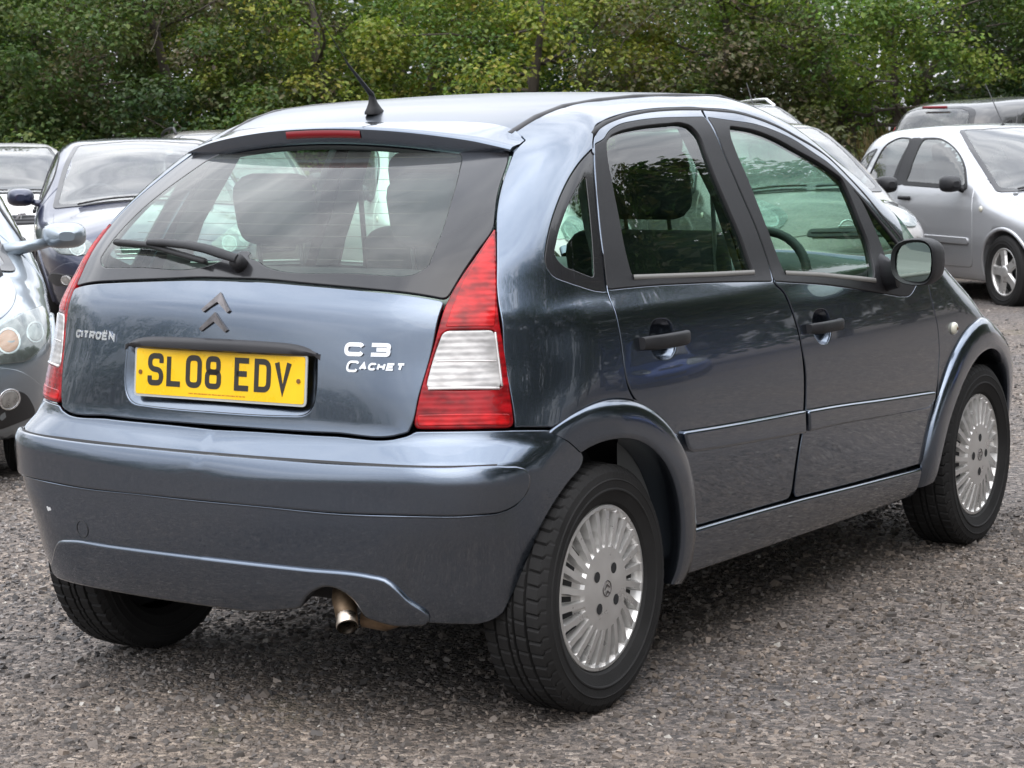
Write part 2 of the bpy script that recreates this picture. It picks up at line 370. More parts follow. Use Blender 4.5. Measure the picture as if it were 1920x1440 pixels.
O = {
 'quarter_outer': [((0.6238,0.2581,1.345),0), (0.6363,0.1693,1.3097), (0.6486,0.0933,1.2673), (0.6652,0.0158,1.2123), (0.6811,-0.0439,1.1601), (0.6958,-0.0861,1.1125), (0.7024,-0.1008,1.0909), (0.7098,-0.1038,1.0732), (0.7186,-0.0971,1.0571), (0.7332,-0.0605,1.0402), (0.7443,-0.0087,1.0247), (0.7529,0.0484,1.0105), ((0.757,0.0898,1.0058),0), (0.697,0.1609,1.1742)],
 'quarter_inner': [((0.6515,0.1764,1.2837),0.01), (0.6657,0.096,1.2394), (0.681,0.0247,1.1891), (0.6994,-0.0422,1.1284), (0.7083,-0.0636,1.1002), (0.719,-0.0537,1.0803), (0.7324,-0.0014,1.0592), ((0.7423,0.0597,1.0399),0.008), (0.6946,0.1252,1.1757)],
 'rdoor': [(0.6013,0.3027,1.3789), (0.5916,0.3356,1.3921), (0.5801,0.3992,1.4073), (0.5643,0.5259,1.425), (0.555,0.6658,1.4361), (0.5529,0.8193,1.441), ((0.5545,0.9609,1.4407),0), (0.5894,0.9338,1.4087), (0.6361,0.9284,1.3298), (0.687,0.9371,1.2144), (0.7335,0.9545,1.0987), (0.7748,0.9504,0.9894), (0.7859,0.9419,0.9703), (0.7976,0.9775,0.9409), (0.8065,1.0071,0.8914), (0.8128,1.0305,0.842), (0.8192,1.0477,0.7768), (0.8198,1.0615,0.711), (0.8192,1.0647,0.6571), (0.8175,1.0596,0.586), (0.8134,1.0478,0.535), (0.8041,1.0399,0.4591), ((0.7912,1.0361,0.3597),0.02), (0.7924,0.6976,0.3673), ((0.7932,0.4523,0.3729),0.03), (0.7968,0.4141,0.3993), (0.8082,0.3753,0.4929), (0.8168,0.3255,0.5866), (0.817,0.2922,0.6231), (0.8163,0.2447,0.6716), (0.8139,0.1743,0.7153), ((0.8115,0.1235,0.7392),0.015), (0.8089,0.095,0.7829), (0.7985,0.0864,0.8729), (0.7794,0.0853,0.9623), (0.7574,0.0919,1.0052), (0.7396,0.1133,1.0559), (0.7241,0.1269,1.1014), (0.6752,0.1851,1.2295), (0.6312,0.2472,1.3318), (0.6144,0.2743,1.36)],
 'rsurr': [((0.7562,0.0948,1.0083),0.006), (0.7075,0.1488,1.1468), (0.6567,0.2139,1.2757), ((0.6184,0.2721,1.3543),0.008), (0.6124,0.3312,1.3679), (0.6017,0.3711,1.384), (0.5889,0.4427,1.401), (0.5804,0.5581,1.4126), (0.5774,0.6671,1.4181), (0.5781,0.816,1.4199), ((0.5783,0.9382,1.4204),0.004), (0.6364,0.9279,1.3293), (0.687,0.9359,1.2144), (0.7334,0.9511,1.0989), (0.7747,0.9482,0.9896), ((0.7843,0.9368,0.9732),0.004), (0.7786,0.7824,0.9828), (0.7752,0.6774,0.9887), (0.7698,0.4329,0.9999), (0.7622,0.2093,1.0071)],
 'rglass': [(0.6203,0.332,1.3568), (0.6108,0.365,1.3723), (0.6038,0.4164,1.3835), (0.5971,0.5078,1.394), (0.5938,0.5954,1.3997), (0.5923,0.7031,1.4035), (0.5933,0.7874,1.4034), (0.601,0.8221,1.3938), (0.6146,0.8349,1.3729), (0.6402,0.8302,1.3211), (0.6704,0.8275,1.254), (0.7006,0.8357,1.1816), (0.7295,0.8465,1.1091), ((0.7679,0.8532,1.0043),0.012), (0.7637,0.5914,1.0146), ((0.7532,0.2209,1.0316),0.012), (0.7389,0.2229,1.0728), (0.6947,0.2545,1.1892), (0.66,0.2829,1.2738), (0.6345,0.3089,1.3307)],
 'fdoor': [((0.555,0.9679,1.4403),0), (0.5663,1.1441,1.4316), (0.582,1.2453,1.415), (0.5988,1.3477,1.39), (0.6174,1.4499,1.3554), (0.6296,1.5318,1.3276), (0.6444,1.6124,1.2914), (0.6656,1.673,1.247), (0.6985,1.7523,1.1773), (0.7238,1.8071,1.1188), (0.7471,1.8847,1.0536), (0.7569,1.9204,1.0257), (0.7812,1.9687,0.974), ((0.7965,1.9964,0.9328),0.02), (0.8031,1.9981,0.8946), (0.8119,2.0168,0.8236), (0.8166,2.0459,0.7511), (0.816,2.0598,0.6809), (0.8148,2.0553,0.6105), (0.8105,2.0474,0.5401), (0.7991,2.0245,0.444), ((0.7823,2.0152,0.3253),0.02), (0.7879,1.4665,0.3414), ((0.791,1.0502,0.3583),0.02), (0.8039,1.0541,0.4572), (0.8132,1.062,0.5332), (0.8174,1.0736,0.5844), (0.8191,1.0768,0.6558), (0.8198,1.0736,0.7098), (0.8192,1.0526,0.7763), (0.8129,1.0353,0.8416), (0.8066,1.0118,0.8911), (0.7974,0.9827,0.9416), (0.7856,0.9485,0.9709), (0.775,0.956,0.9891), (0.7336,0.9602,1.0984), (0.6871,0.9427,1.2142), (0.6362,0.934,1.3297), (0.5894,0.9394,1.4087)],
 'fsurr': [((0.5789,0.9506,1.4198),0.004), (0.5884,1.0677,1.41), (0.5986,1.2119,1.3972), (0.6112,1.3221,1.3754), (0.6274,1.4289,1.3432), (0.643,1.503,1.3108), (0.658,1.5825,1.2762), (0.6775,1.6466,1.2318), (0.707,1.7331,1.1619), (0.73,1.7929,1.1032), (0.7527,1.8717,1.038), (0.7642,1.8947,1.0075), (0.796,1.9331,0.9368), (0.8067,1.849,0.8737), ((0.8073,1.773,0.8727),0.006), (0.8017,1.4315,0.9203), (0.7959,1.2245,0.9464), (0.7892,1.0434,0.9637), ((0.7844,0.9473,0.9731),0.004), (0.7749,0.9549,0.9892), (0.7336,0.9579,1.0985), (0.6871,0.9427,1.2142), (0.6364,0.9347,1.3292)],
 'fglass': [((0.6008,1.0433,1.3946),0.01), (0.6106,1.1859,1.3798), (0.6243,1.2951,1.3543), (0.6411,1.4001,1.3188), (0.653,1.4814,1.2924), (0.6667,1.5636,1.2608), ((0.6783,1.6257,1.2323),0.012), (0.7002,1.635,1.1802), (0.7305,1.6417,1.104), (0.7539,1.6515,1.0378), ((0.7981,1.5947,0.9355),0.015), (0.7951,1.4841,0.9477), (0.7848,1.2476,0.9724), ((0.7739,1.0324,0.9912),0.012), (0.74,1.0222,1.0807), (0.7059,1.0159,1.1686), (0.6718,1.0127,1.2507), (0.6395,1.0089,1.3227), (0.6203,1.0146,1.3623)],
 'ffix': [((0.6899,1.6694,1.204),0.008), (0.705,1.7099,1.1675), (0.726,1.7658,1.1141), (0.7459,1.8255,1.0581), (0.7611,1.8645,1.0156), (0.7723,1.8547,0.9902), (0.7872,1.8031,0.9642), ((0.797,1.711,0.9379),0.02), (0.7698,1.7378,0.9967), (0.7292,1.7224,1.1063), (0.703,1.6988,1.1727)],
 'qp_rear': [((0.7326,-0.2934,0.7182),0), (0.7162,-0.2882,0.7995), (0.6934,-0.2794,0.8958), (0.6712,-0.2602,0.994), (0.6368,-0.2134,1.0922), (0.604,-0.162,1.1635)],
 'qp_glass': [(0.5843,-0.1295,1.1994), (0.57,-0.0997,1.227), (0.55,-0.0525,1.2646), (0.5246,0.0204,1.3151), (0.5027,0.0759,1.3503), (0.4872,0.1031,1.367), ((0.4683,0.1212,1.3793),0)],
 'qp_bot': [((0.7779,-0.2021,0.7098),0), (0.757,-0.2521,0.7146)],
 'bump_side': [(0.7573,-0.2528,0.711), ((0.7782,-0.2027,0.7061),0.006), (0.7905,-0.1665,0.6869), ((0.7983,-0.0888,0.6334),0.006), (0.7972,-0.0973,0.6117), (0.7914,-0.1539,0.575), (0.7825,-0.207,0.5295), (0.7721,-0.2485,0.479), (0.756,-0.2722,0.4167), (0.7374,-0.2924,0.358), (0.7153,-0.3073,0.3022), (0.6991,-0.3146,0.2739), ((0.6822,-0.3275,0.2602),0.03)],
 'bump_bot': [(0.6076,-0.4097,0.2702), (0.5298,-0.454,0.2767), (0.4412,-0.4776,0.2793)],
 'notch': [((0.4342,-0.4804,0.2841),0.01), (0.4158,-0.4952,0.3251), (0.3988,-0.5006,0.3393), (0.3724,-0.5058,0.3502), (0.3469,-0.5089,0.3507), (0.3164,-0.5099,0.339), (0.293,-0.5085,0.3225), ((0.2676,-0.5015,0.2907),0.01)],
 'bump_bot2': [(0.1313,-0.5034,0.2729), (0.0289,-0.5044,0.2688)],
 'tail_bot': [(0.1133,-0.4843,0.7021), (0.3481,-0.47,0.7028), (0.5188,-0.4444,0.7065), (0.5386,-0.4365,0.7135), (0.5455,-0.431,0.7291)],
 'tail_side': [(0.555,-0.4148,0.7939), (0.571,-0.3789,0.9023), (0.5815,-0.335,1.0018)],
 'glass_bot': [(0.0302,-0.4054,1.0441), (0.2125,-0.3976,1.0406), (0.3766,-0.3823,1.0313), (0.5345,-0.3503,1.0162), (0.577,-0.3336,1.0076)],
 'glass_side': [(0.5852,-0.2883,1.0587), (0.5941,-0.23,1.1146), (0.5963,-0.1591,1.1707), (0.5828,-0.1307,1.1994), (0.5663,-0.0986,1.2295), (0.5473,-0.0542,1.2647), (0.5212,0.0208,1.3164), (0.5081,0.0587,1.3402)],
 'glassin': [((0.3914,0.0195,1.3402),0.03), (0.4595,-0.1242,1.2445), (0.4963,-0.2272,1.1625), (0.5081,-0.2917,1.102), (0.5084,-0.3152,1.0758), ((0.4939,-0.332,1.0617),0.04), (0.4501,-0.3432,1.0635), (0.3367,-0.3608,1.0684), (0.1129,-0.3806,1.0742), (0.0886,-0.3778,1.0792), (0.0526,-0.3674,1.0932), (0.018,-0.3591,1.1031), (-0.0153,-0.3529,1.1096)],
 'lamp': [((0.6008,-0.1579,1.1686),0.008), (0.6442,-0.2211,1.0754), (0.6711,-0.2609,0.9933), (0.702,-0.2772,0.868), ((0.733,-0.2929,0.7178),0.012), (0.6443,-0.3821,0.7208), ((0.5461,-0.4323,0.7209),0.012), (0.5539,-0.4153,0.7942), (0.57,-0.3795,0.9017), (0.5797,-0.3341,1.0045), (0.5855,-0.2958,1.0488), (0.5968,-0.2378,1.1054)],
 'lampclear': [((0.5864,-0.361,0.9415),0.01), (0.6331,-0.3283,0.9412), ((0.6774,-0.2862,0.9402),0.01), (0.6884,-0.291,0.8772), ((0.704,-0.3,0.8086),0.01), (0.6382,-0.3626,0.809), ((0.5647,-0.4059,0.8116),0.01), (0.5725,-0.3839,0.8768)],
 'strip_r': [(0.063,-0.5289,0.6396), (0.376,-0.5094,0.6388), (0.6454,-0.4525,0.6415), (0.7484,-0.3587,0.6391), (0.7691,-0.3211,0.6322), (0.7755,-0.3046,0.6138), (0.7752,-0.3045,0.5958), (0.7684,-0.3218,0.5646), (0.7487,-0.3618,0.5417), (0.6998,-0.4248,0.536), (0.5907,-0.4869,0.5354), (0.382,-0.5216,0.5302), (0.0718,-0.5442,0.535)],
 'val_r': [(0.0578,-0.5339,0.3943), (0.2963,-0.5202,0.3931), (0.4713,-0.4982,0.389), (0.5048,-0.4908,0.3832), (0.5285,-0.4811,0.3645), (0.5495,-0.4679,0.3383), (0.5864,-0.4337,0.2904)],
 'recess': [(-0.3106,-0.4492,0.8832), (-0.3029,-0.4592,0.825), (-0.2959,-0.4665,0.7616), ((-0.2733,-0.4702,0.7385),0.02), (-0.0987,-0.479,0.732), ((0.2381,-0.4725,0.7375),0.02), (0.268,-0.4682,0.7654), (0.2788,-0.4523,0.8837), (0.1383,-0.46,0.8974), (-0.0431,-0.4627,0.8999)],
 'grip': [(-0.3025,-0.4493,0.8875), (-0.3015,-0.4469,0.9007), (-0.2872,-0.4461,0.9125), (-0.2595,-0.4475,0.9196), (-0.0776,-0.4577,0.9271), (0.0772,-0.4581,0.9247), (0.2382,-0.4502,0.916), (0.2694,-0.449,0.9063), (0.2789,-0.4506,0.8929), (0.2789,-0.4524,0.8827), (0.2663,-0.4536,0.8823), (0.0804,-0.4637,0.8877), (-0.1063,-0.4628,0.8882), (-0.2619,-0.4539,0.8831)],
 'mould_r': [((0.8183,0.3422,0.638),0.012), (0.8187,0.5146,0.63), ((0.8182,1.0508,0.6103),0), ((0.8143,1.0626,0.5438),0), (0.8153,0.8165,0.555), (0.8165,0.5181,0.5698), ((0.8169,0.3603,0.5795),0.04)],
 'mould_f': [((0.8182,1.0719,0.6079),0.01), (0.818,1.2474,0.6009), (0.8163,1.615,0.5807), ((0.8126,2.0194,0.5596),0.006), (0.8097,2.0116,0.5301), ((0.8075,1.9828,0.5091),0.02), (0.8112,1.6276,0.5241), (0.814,1.2565,0.5409), ((0.8144,1.0833,0.5451),0.01)],
 'handle_r': [((0.7993,0.1657,0.8974),0.01), ((0.8082,0.3882,0.8786),0.01), ((0.8113,0.3821,0.8536),0.02), ((0.8032,0.1618,0.8654),0.02)],
 'cup_r': [(0.8022,0.2177,0.893), (0.7995,0.2323,0.9145), (0.7995,0.2842,0.924), (0.8036,0.329,0.9067), (0.807,0.334,0.8832), (0.8109,0.3398,0.8527), (0.8133,0.3148,0.8297), (0.8125,0.2686,0.8262), (0.8093,0.2274,0.84), (0.8057,0.2128,0.864)],
 'handle_f': [((0.8113,1.0892,0.8536),0.01), ((0.8135,1.3022,0.8364),0.01), ((0.816,1.2967,0.8146),0.02), ((0.8149,1.0846,0.825),0.02)],
 'cup_f': [(0.8118,1.1317,0.8501), (0.8092,1.1489,0.8705), (0.8082,1.195,0.8781), (0.8101,1.2386,0.8635), (0.8129,1.2474,0.8408), (0.8169,1.2464,0.8063), (0.8186,1.2276,0.7859), (0.819,1.1897,0.7811), (0.8179,1.1508,0.7958), (0.8152,1.1288,0.8225)],
 'arch_pts': [(0.7774,-0.2037,0.7093), (0.7877,-0.161,0.7272), (0.7996,-0.0837,0.7477), (0.8053,0.006,0.7506), (0.8097,0.0877,0.7443), (0.8137,0.1719,0.7156), (0.8164,0.2472,0.67), (0.8169,0.3142,0.5962), (0.8094,0.369,0.5029), (0.7949,0.4175,0.3848), (0.7576,0.4045,0.2382)],
 'arch_in': [(0.7981,-0.091,0.6337), (0.8018,-0.0401,0.6501), (0.8069,0.0523,0.6554), (0.8104,0.1238,0.6388), (0.8125,0.1856,0.602), (0.8111,0.2549,0.5394), (0.8019,0.3119,0.4497), (0.7866,0.3383,0.3353), (0.7662,0.3409,0.2575)],
 'farch_out': [(0.7812,2.0179,0.3198), (0.7869,2.0562,0.3542), (0.7975,2.0904,0.4359), (0.8099,2.0934,0.5385), (0.8142,2.148,0.6352), (0.8137,2.2393,0.7004), (0.8114,2.3469,0.7395), (0.8074,2.4336,0.741)],
 'farch_in': [(0.7613,2.1884,0.2569), (0.7782,2.2089,0.3162), (0.7995,2.2343,0.4706), (0.809,2.3008,0.568), (0.8078,2.4213,0.6225), (0.8,2.5638,0.6301)],
 'repeater': [(0.815,2.1778,0.7425)],
 'badge': [(-0.0098,-0.4452,0.9819), (-0.424,-0.4309,0.8997), (0.4309,-0.4303,0.8963), (0.4388,-0.4361,0.8615), (-0.5393,-0.4933,0.4611), (-0.4105,-0.5103,0.4215)],
 'plate': [(-0.2446,-0.4565,0.876), (0.2699,-0.454,0.8781), (0.2589,-0.4686,0.7667), (-0.2539,-0.4691,0.7651)],
 'wiperpiv': [(0.0032,-0.3748,1.0852), (-0.4505,-0.2892,1.1212), (-0.0978,-0.3487,1.1115)],
}
# ---------------------------------------------------------------- materials
def nmat(name):
    m = bpy.data.materials.new(name); m.use_nodes = True
    b = m.node_tree.nodes['Principled BSDF']; return m, m.node_tree, b
def mat(name, col, rough=.5, metal=0., coat=0., spec=.5, bump=0., bscale=200., var=0., vscale=6., coord='Object', coatr=.03):
    m, t, b = nmat(name)
    b.inputs['Base Color'].default_value = (*col, 1); b.inputs['Roughness'].default_value = rough; b.inputs['Metallic'].default_value = metal
    b.inputs['Coat Weight'].default_value = coat; b.inputs['Coat Roughness'].default_value = coatr; b.inputs['Specular IOR Level'].default_value = spec
    if bump or var:
        tc = t.nodes.new('ShaderNodeTexCoord')
    if bump:
        n = t.nodes.new('ShaderNodeTexNoise'); n.inputs['Scale'].default_value = bscale; n.inputs['Detail'].default_value = 3
        k = t.nodes.new('ShaderNodeBump'); k.inputs['Strength'].default_value = bump; k.inputs['Distance'].default_value = .004
        t.links.new(tc.outputs[coord], n.inputs['Vector']); t.links.new(n.outputs[0], k.inputs['Height']); t.links.new(k.outputs[0], b.inputs['Normal'])
    if var:
        n = t.nodes.new('ShaderNodeTexNoise'); n.inputs['Scale'].default_value = vscale; n.inputs['Detail'].default_value = 6
        r = t.nodes.new('ShaderNodeMapRange'); r.inputs[1].default_value = .3; r.inputs[2].default_value = .7; r.inputs[3].default_value = 1 - var; r.inputs[4].default_value = 1 + var
        x = t.nodes.new('ShaderNodeVectorMath'); x.operation = 'SCALE'; x.inputs[0].default_value = col
        t.links.new(tc.outputs[coord], n.inputs['Vector']); t.links.new(n.outputs[0], r.inputs[0]); t.links.new(r.outputs[0], x.inputs['Scale']); t.links.new(x.outputs[0], b.inputs['Base Color'])
        rr = t.nodes.new('ShaderNodeMapRange'); rr.inputs[1].default_value = .3; rr.inputs[2].default_value = .7; rr.inputs[3].default_value = max(rough - .08, .02); rr.inputs[4].default_value = min(rough + .12, 1)
        t.links.new(n.outputs[0], rr.inputs[0]); t.links.new(rr.outputs[0], b.inputs['Roughness'])
    return m
def paint(name, col, metal=.55, rough=.38, dust=.05, flake=.25, high=.25, coat=1.0):
    """clear-coated metallic paint with a fine flake sparkle and a light dust film low down"""
    m, t, b = nmat(name)
    tc = t.nodes.new('ShaderNodeTexCoord')
    n = t.nodes.new('ShaderNodeTexNoise'); n.inputs['Scale'].default_value = 5; n.inputs['Detail'].default_value = 8; n.inputs['Roughness'].default_value = .7
    t.links.new(tc.outputs['Object'], n.inputs['Vector'])
    sx = t.nodes.new('ShaderNodeSeparateXYZ'); t.links.new(tc.outputs['Object'], sx.inputs[0])
    low = t.nodes.new('ShaderNodeMapRange'); low.inputs[1].default_value = .75; low.inputs[2].default_value = .2; low.inputs[3].default_value = high; low.inputs[4].default_value = 1.0
    t.links.new(sx.outputs[2], low.inputs[0])
    mu = t.nodes.new('ShaderNodeMath'); mu.operation = 'MULTIPLY'; t.links.new(n.outputs[0], mu.inputs[0]); t.links.new(low.outputs[0], mu.inputs[1])
    m2 = t.nodes.new('ShaderNodeMath'); m2.operation = 'MULTIPLY'; m2.inputs[1].default_value = dust * 2; t.links.new(mu.outputs[0], m2.inputs[0])
    mix = t.nodes.new('ShaderNodeMix'); mix.data_type = 'RGBA'; mix.inputs[6].default_value = (*col, 1); mix.inputs[7].default_value = (.26, .23, .19, 1)
    t.links.new(m2.outputs[0], mix.inputs[0]); t.links.new(mix.outputs[2], b.inputs['Base Color'])
    b.inputs['Metallic'].default_value = metal; b.inputs['Roughness'].default_value = rough
    b.inputs['Coat Weight'].default_value = coat; b.inputs['Coat IOR'].default_value = 1.5
    cr = t.nodes.new('ShaderNodeMapRange'); cr.inputs[1].default_value = 0; cr.inputs[2].default_value = 1; cr.inputs[3].default_value = .015; cr.inputs[4].default_value = .015 + dust * 1.2
    t.links.new(mu.outputs[0], cr.inputs[0]); t.links.new(cr.outputs[0], b.inputs['Coat Roughness'])
    if flake:
        v = t.nodes.new('ShaderNodeTexNoise'); v.inputs['Scale'].default_value = 900; v.inputs['Detail'].default_value = 1
        k = t.nodes.new('ShaderNodeBump'); k.inputs['Strength'].default_value = flake; k.inputs['Distance'].default_value = .0006
        t.links.new(tc.outputs['Object'], v.inputs['Vector']); t.links.new(v.outputs[0], k.inputs['Height']); t.links.new(k.outputs[0], b.inputs['Normal'])
    return m
def glass(name, tint=(.72, .84, .78), refl=1.0, rough=.0, film=.0):
    """thin sheet glass: see-through with mirror reflection by angle, plus a little dust film"""
    m = bpy.data.materials.new(name); m.use_nodes = True; t = m.node_tree; t.nodes.clear()
    out = t.nodes.new('ShaderNodeOutputMaterial'); tr = t.nodes.new('ShaderNodeBsdfTransparent'); gl = t.nodes.new('ShaderNodeBsdfGlossy')
    tr.inputs[0].default_value = (*tint, 1); gl.inputs['Roughness'].default_value = rough
    fr = t.nodes.new('ShaderNodeFresnel'); fr.inputs[0].default_value = 1.52
    geo = t.nodes.new('ShaderNodeNewGeometry'); inv = t.nodes.new('ShaderNodeMapRange')     # same air-to-glass angle law from both faces
    inv.inputs[1].default_value = 0; inv.inputs[2].default_value = 1; inv.inputs[3].default_value = 1.52; inv.inputs[4].default_value = 1 / 1.52
    t.links.new(geo.outputs['Backfacing'], inv.inputs[0]); t.links.new(inv.outputs[0], fr.inputs[0])
    ad = t.nodes.new('ShaderNodeMath'); ad.operation = 'MULTIPLY'; ad.inputs[1].default_value = 1.55 * refl; ad.use_clamp = True
    t.links.new(fr.outputs[0], ad.inputs[0])
    mx = t.nodes.new('ShaderNodeMixShader'); t.links.new(ad.outputs[0], mx.inputs[0]); t.links.new(tr.outputs[0], mx.inputs[1]); t.links.new(gl.outputs[0], mx.inputs[2])
    last = mx
    if film:
        df = t.nodes.new('ShaderNodeBsdfDiffuse'); df.inputs[0].default_value = (.55, .56, .54, 1)
        tc = t.nodes.new('ShaderNodeTexCoord'); n = t.nodes.new('ShaderNodeTexNoise'); n.inputs['Scale'].default_value = 4; n.inputs['Detail'].default_value = 6
        t.links.new(tc.outputs['Object'], n.inputs['Vector'])
        f2 = t.nodes.new('ShaderNodeMath'); f2.operation = 'MULTIPLY'; f2.inputs[1].default_value = film * 2; t.links.new(n.outputs[0], f2.inputs[0])
        m3 = t.nodes.new('ShaderNodeMixShader'); t.links.new(f2.outputs[0], m3.inputs[0]); t.links.new(mx.outputs[0], m3.inputs[1]); t.links.new(df.outputs[0], m3.inputs[2]); last = m3
    t.links.new(last.outputs[0], out.inputs[0])
    return m
def lens(name, col, rough=.08, rib=90., ribstr=.5, metal=0., axis=2, spec=.6, lo=.5, hi=1.25):
    """moulded lamp plastic with horizontal flutes and a patchy reflector showing through"""
    m, t, b = nmat(name)
    tc = t.nodes.new('ShaderNodeTexCoord')
    w = t.nodes.new('ShaderNodeTexWave'); w.wave_type = 'BANDS'; w.bands_direction = 'Z' if axis == 2 else 'X'; w.inputs['Scale'].default_value = rib; w.inputs['Distortion'].default_value = 1.2; w.inputs['Detail'].default_value = 1; w.inputs['Detail Scale'].default_value = .4
    t.links.new(tc.outputs['Object'], w.inputs['Vector'])
    k = t.nodes.new('ShaderNodeBump'); k.inputs['Strength'].default_value = ribstr; k.inputs['Distance'].default_value = .004
    t.links.new(w.outputs[1], k.inputs['Height']); t.links.new(k.outputs[0], b.inputs['Normal'])
    n = t.nodes.new('ShaderNodeTexNoise'); n.inputs['Scale'].default_value = 22; n.inputs['Detail'].default_value = 2
    mp = t.nodes.new('ShaderNodeMapping'); mp.inputs['Scale'].default_value = (1, 1, 2.2); t.links.new(tc.outputs['Object'], mp.inputs[0]); t.links.new(mp.outputs[0], n.inputs['Vector'])
    r = t.nodes.new('ShaderNodeMapRange'); r.inputs[1].default_value = .35; r.inputs[2].default_value = .65; r.inputs[3].default_value = lo; r.inputs[4].default_value = hi
    t.links.new(n.outputs[0], r.inputs[0])
    x = t.nodes.new('ShaderNodeVectorMath'); x.operation = 'SCALE'; x.inputs[0].default_value = col; t.links.new(r.outputs[0], x.inputs['Scale']); t.links.new(x.outputs[0], b.inputs['Base Color'])
    b.inputs['Roughness'].default_value = .25; b.inputs['Metallic'].default_value = metal; b.inputs['Coat Weight'].default_value = .35; b.inputs['Coat Roughness'].default_value = .02; b.inputs['Specular IOR Level'].default_value = .2
    return m

M = {}
M['paint'] = paint('slate_blue_metallic_paint', (.112, .138, .178), metal=.97, rough=.19, dust=.03)
M['roof'] = paint('slate_blue_paint_with_roof_dust', (.112, .138, .178), metal=.9, rough=.3, dust=.18, high=1.0, coat=.4)
M['plastic'] = mat('black_grained_plastic', (.018, .018, .02), .48, spec=.28, bump=.25, bscale=900)
M['trim'] = mat('satin_black_trim', (.022, .021, .023), .42, spec=.35, bump=.1, bscale=700, var=.15)
M['rubber'] = mat('rubber_seal', (.012, .012, .013), .6)
M['frit'] = mat('black_frit_glass', (.018, .018, .02), .2, coat=.35, spec=.3)
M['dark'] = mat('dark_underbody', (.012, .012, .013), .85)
M['tyre'] = mat('tyre_rubber', (.015, .0145, .0145), .72, spec=.25, bump=.2, bscale=300, var=.3, vscale=9)
M['tread'] = M['tyre']
M['silver'] = mat('silver_wheel_lacquer', (.56, .55, .535), .32, metal=.65, coat=.4, var=.08, vscale=18)
M['chrome'] = mat('chrome', (.80, .80, .81), .2, metal=.9)
M['chromedark'] = mat('weathered_badge_metal', (.13, .12, .12), .3, metal=.8, var=.2, vscale=60)
M['glass'] = glass('green_tinted_glass', (.62, .81, .71), film=.0)
M['rearglass'] = glass('rear_screen_glass', (.82, .97, .89), refl=.75, film=.05)
M['mirror'] = mat('mirror_glass', (.62, .75, .68), .015, metal=1)
M['red'] = lens('red_lamp_lens', (.42, .004, .006), rib=26, ribstr=.16)
M['reddeep'] = lens('dark_red_lamp_lens', (.26, .003, .006), rib=26, ribstr=.1)
M['clear'] = lens('clear_lamp_lens', (.46, .445, .435), rib=22, ribstr=.14, metal=.3, lo=.72, hi=1.2)
M['white_rim'] = mat('lamp_divider', (.62, .58, .57), .2, coat=1)
M['brake'] = mat('brake_lamp_lens', (.16, .004, .008), .3, coat=.25, spec=.25)
M['yellow'] = mat('yellow_number_plate', (.83, .50, .006), .3, coat=.6, var=.05, vscale=14)
M['ink'] = mat('black_print', (.025, .022, .018), .4)
M['rust'] = mat('rusty_screw', (.16, .07, .02), .7)
M['exh'] = mat('brown_exhaust_steel', (.20, .14, .09), .42, metal=.85, var=.4, vscale=30)
M['exhtip'] = mat('worn_steel_pipe', (.50, .43, .36), .3, metal=1, var=.25, vscale=40)
M['seat'] = mat('charcoal_seat_cloth', (.030, .031, .035), .9, bump=.1, bscale=300, var=.2, vscale=30)
M['inner'] = mat('grey_interior_plastic', (.10, .105, .105), .6, bump=.15, bscale=500)
M['inner_light'] = mat('pale_grey_interior_trim', (.38, .39, .37), .65)
M['dash'] = mat('dark_dashboard', (.035, .037, .04), .55, bump=.2, bscale=400)
M['scratch'] = mat('bare_scratch', (.6, .6, .6), .6)
M['amber'] = mat('clear_repeater', (.62, .60, .50), .12, coat=1)
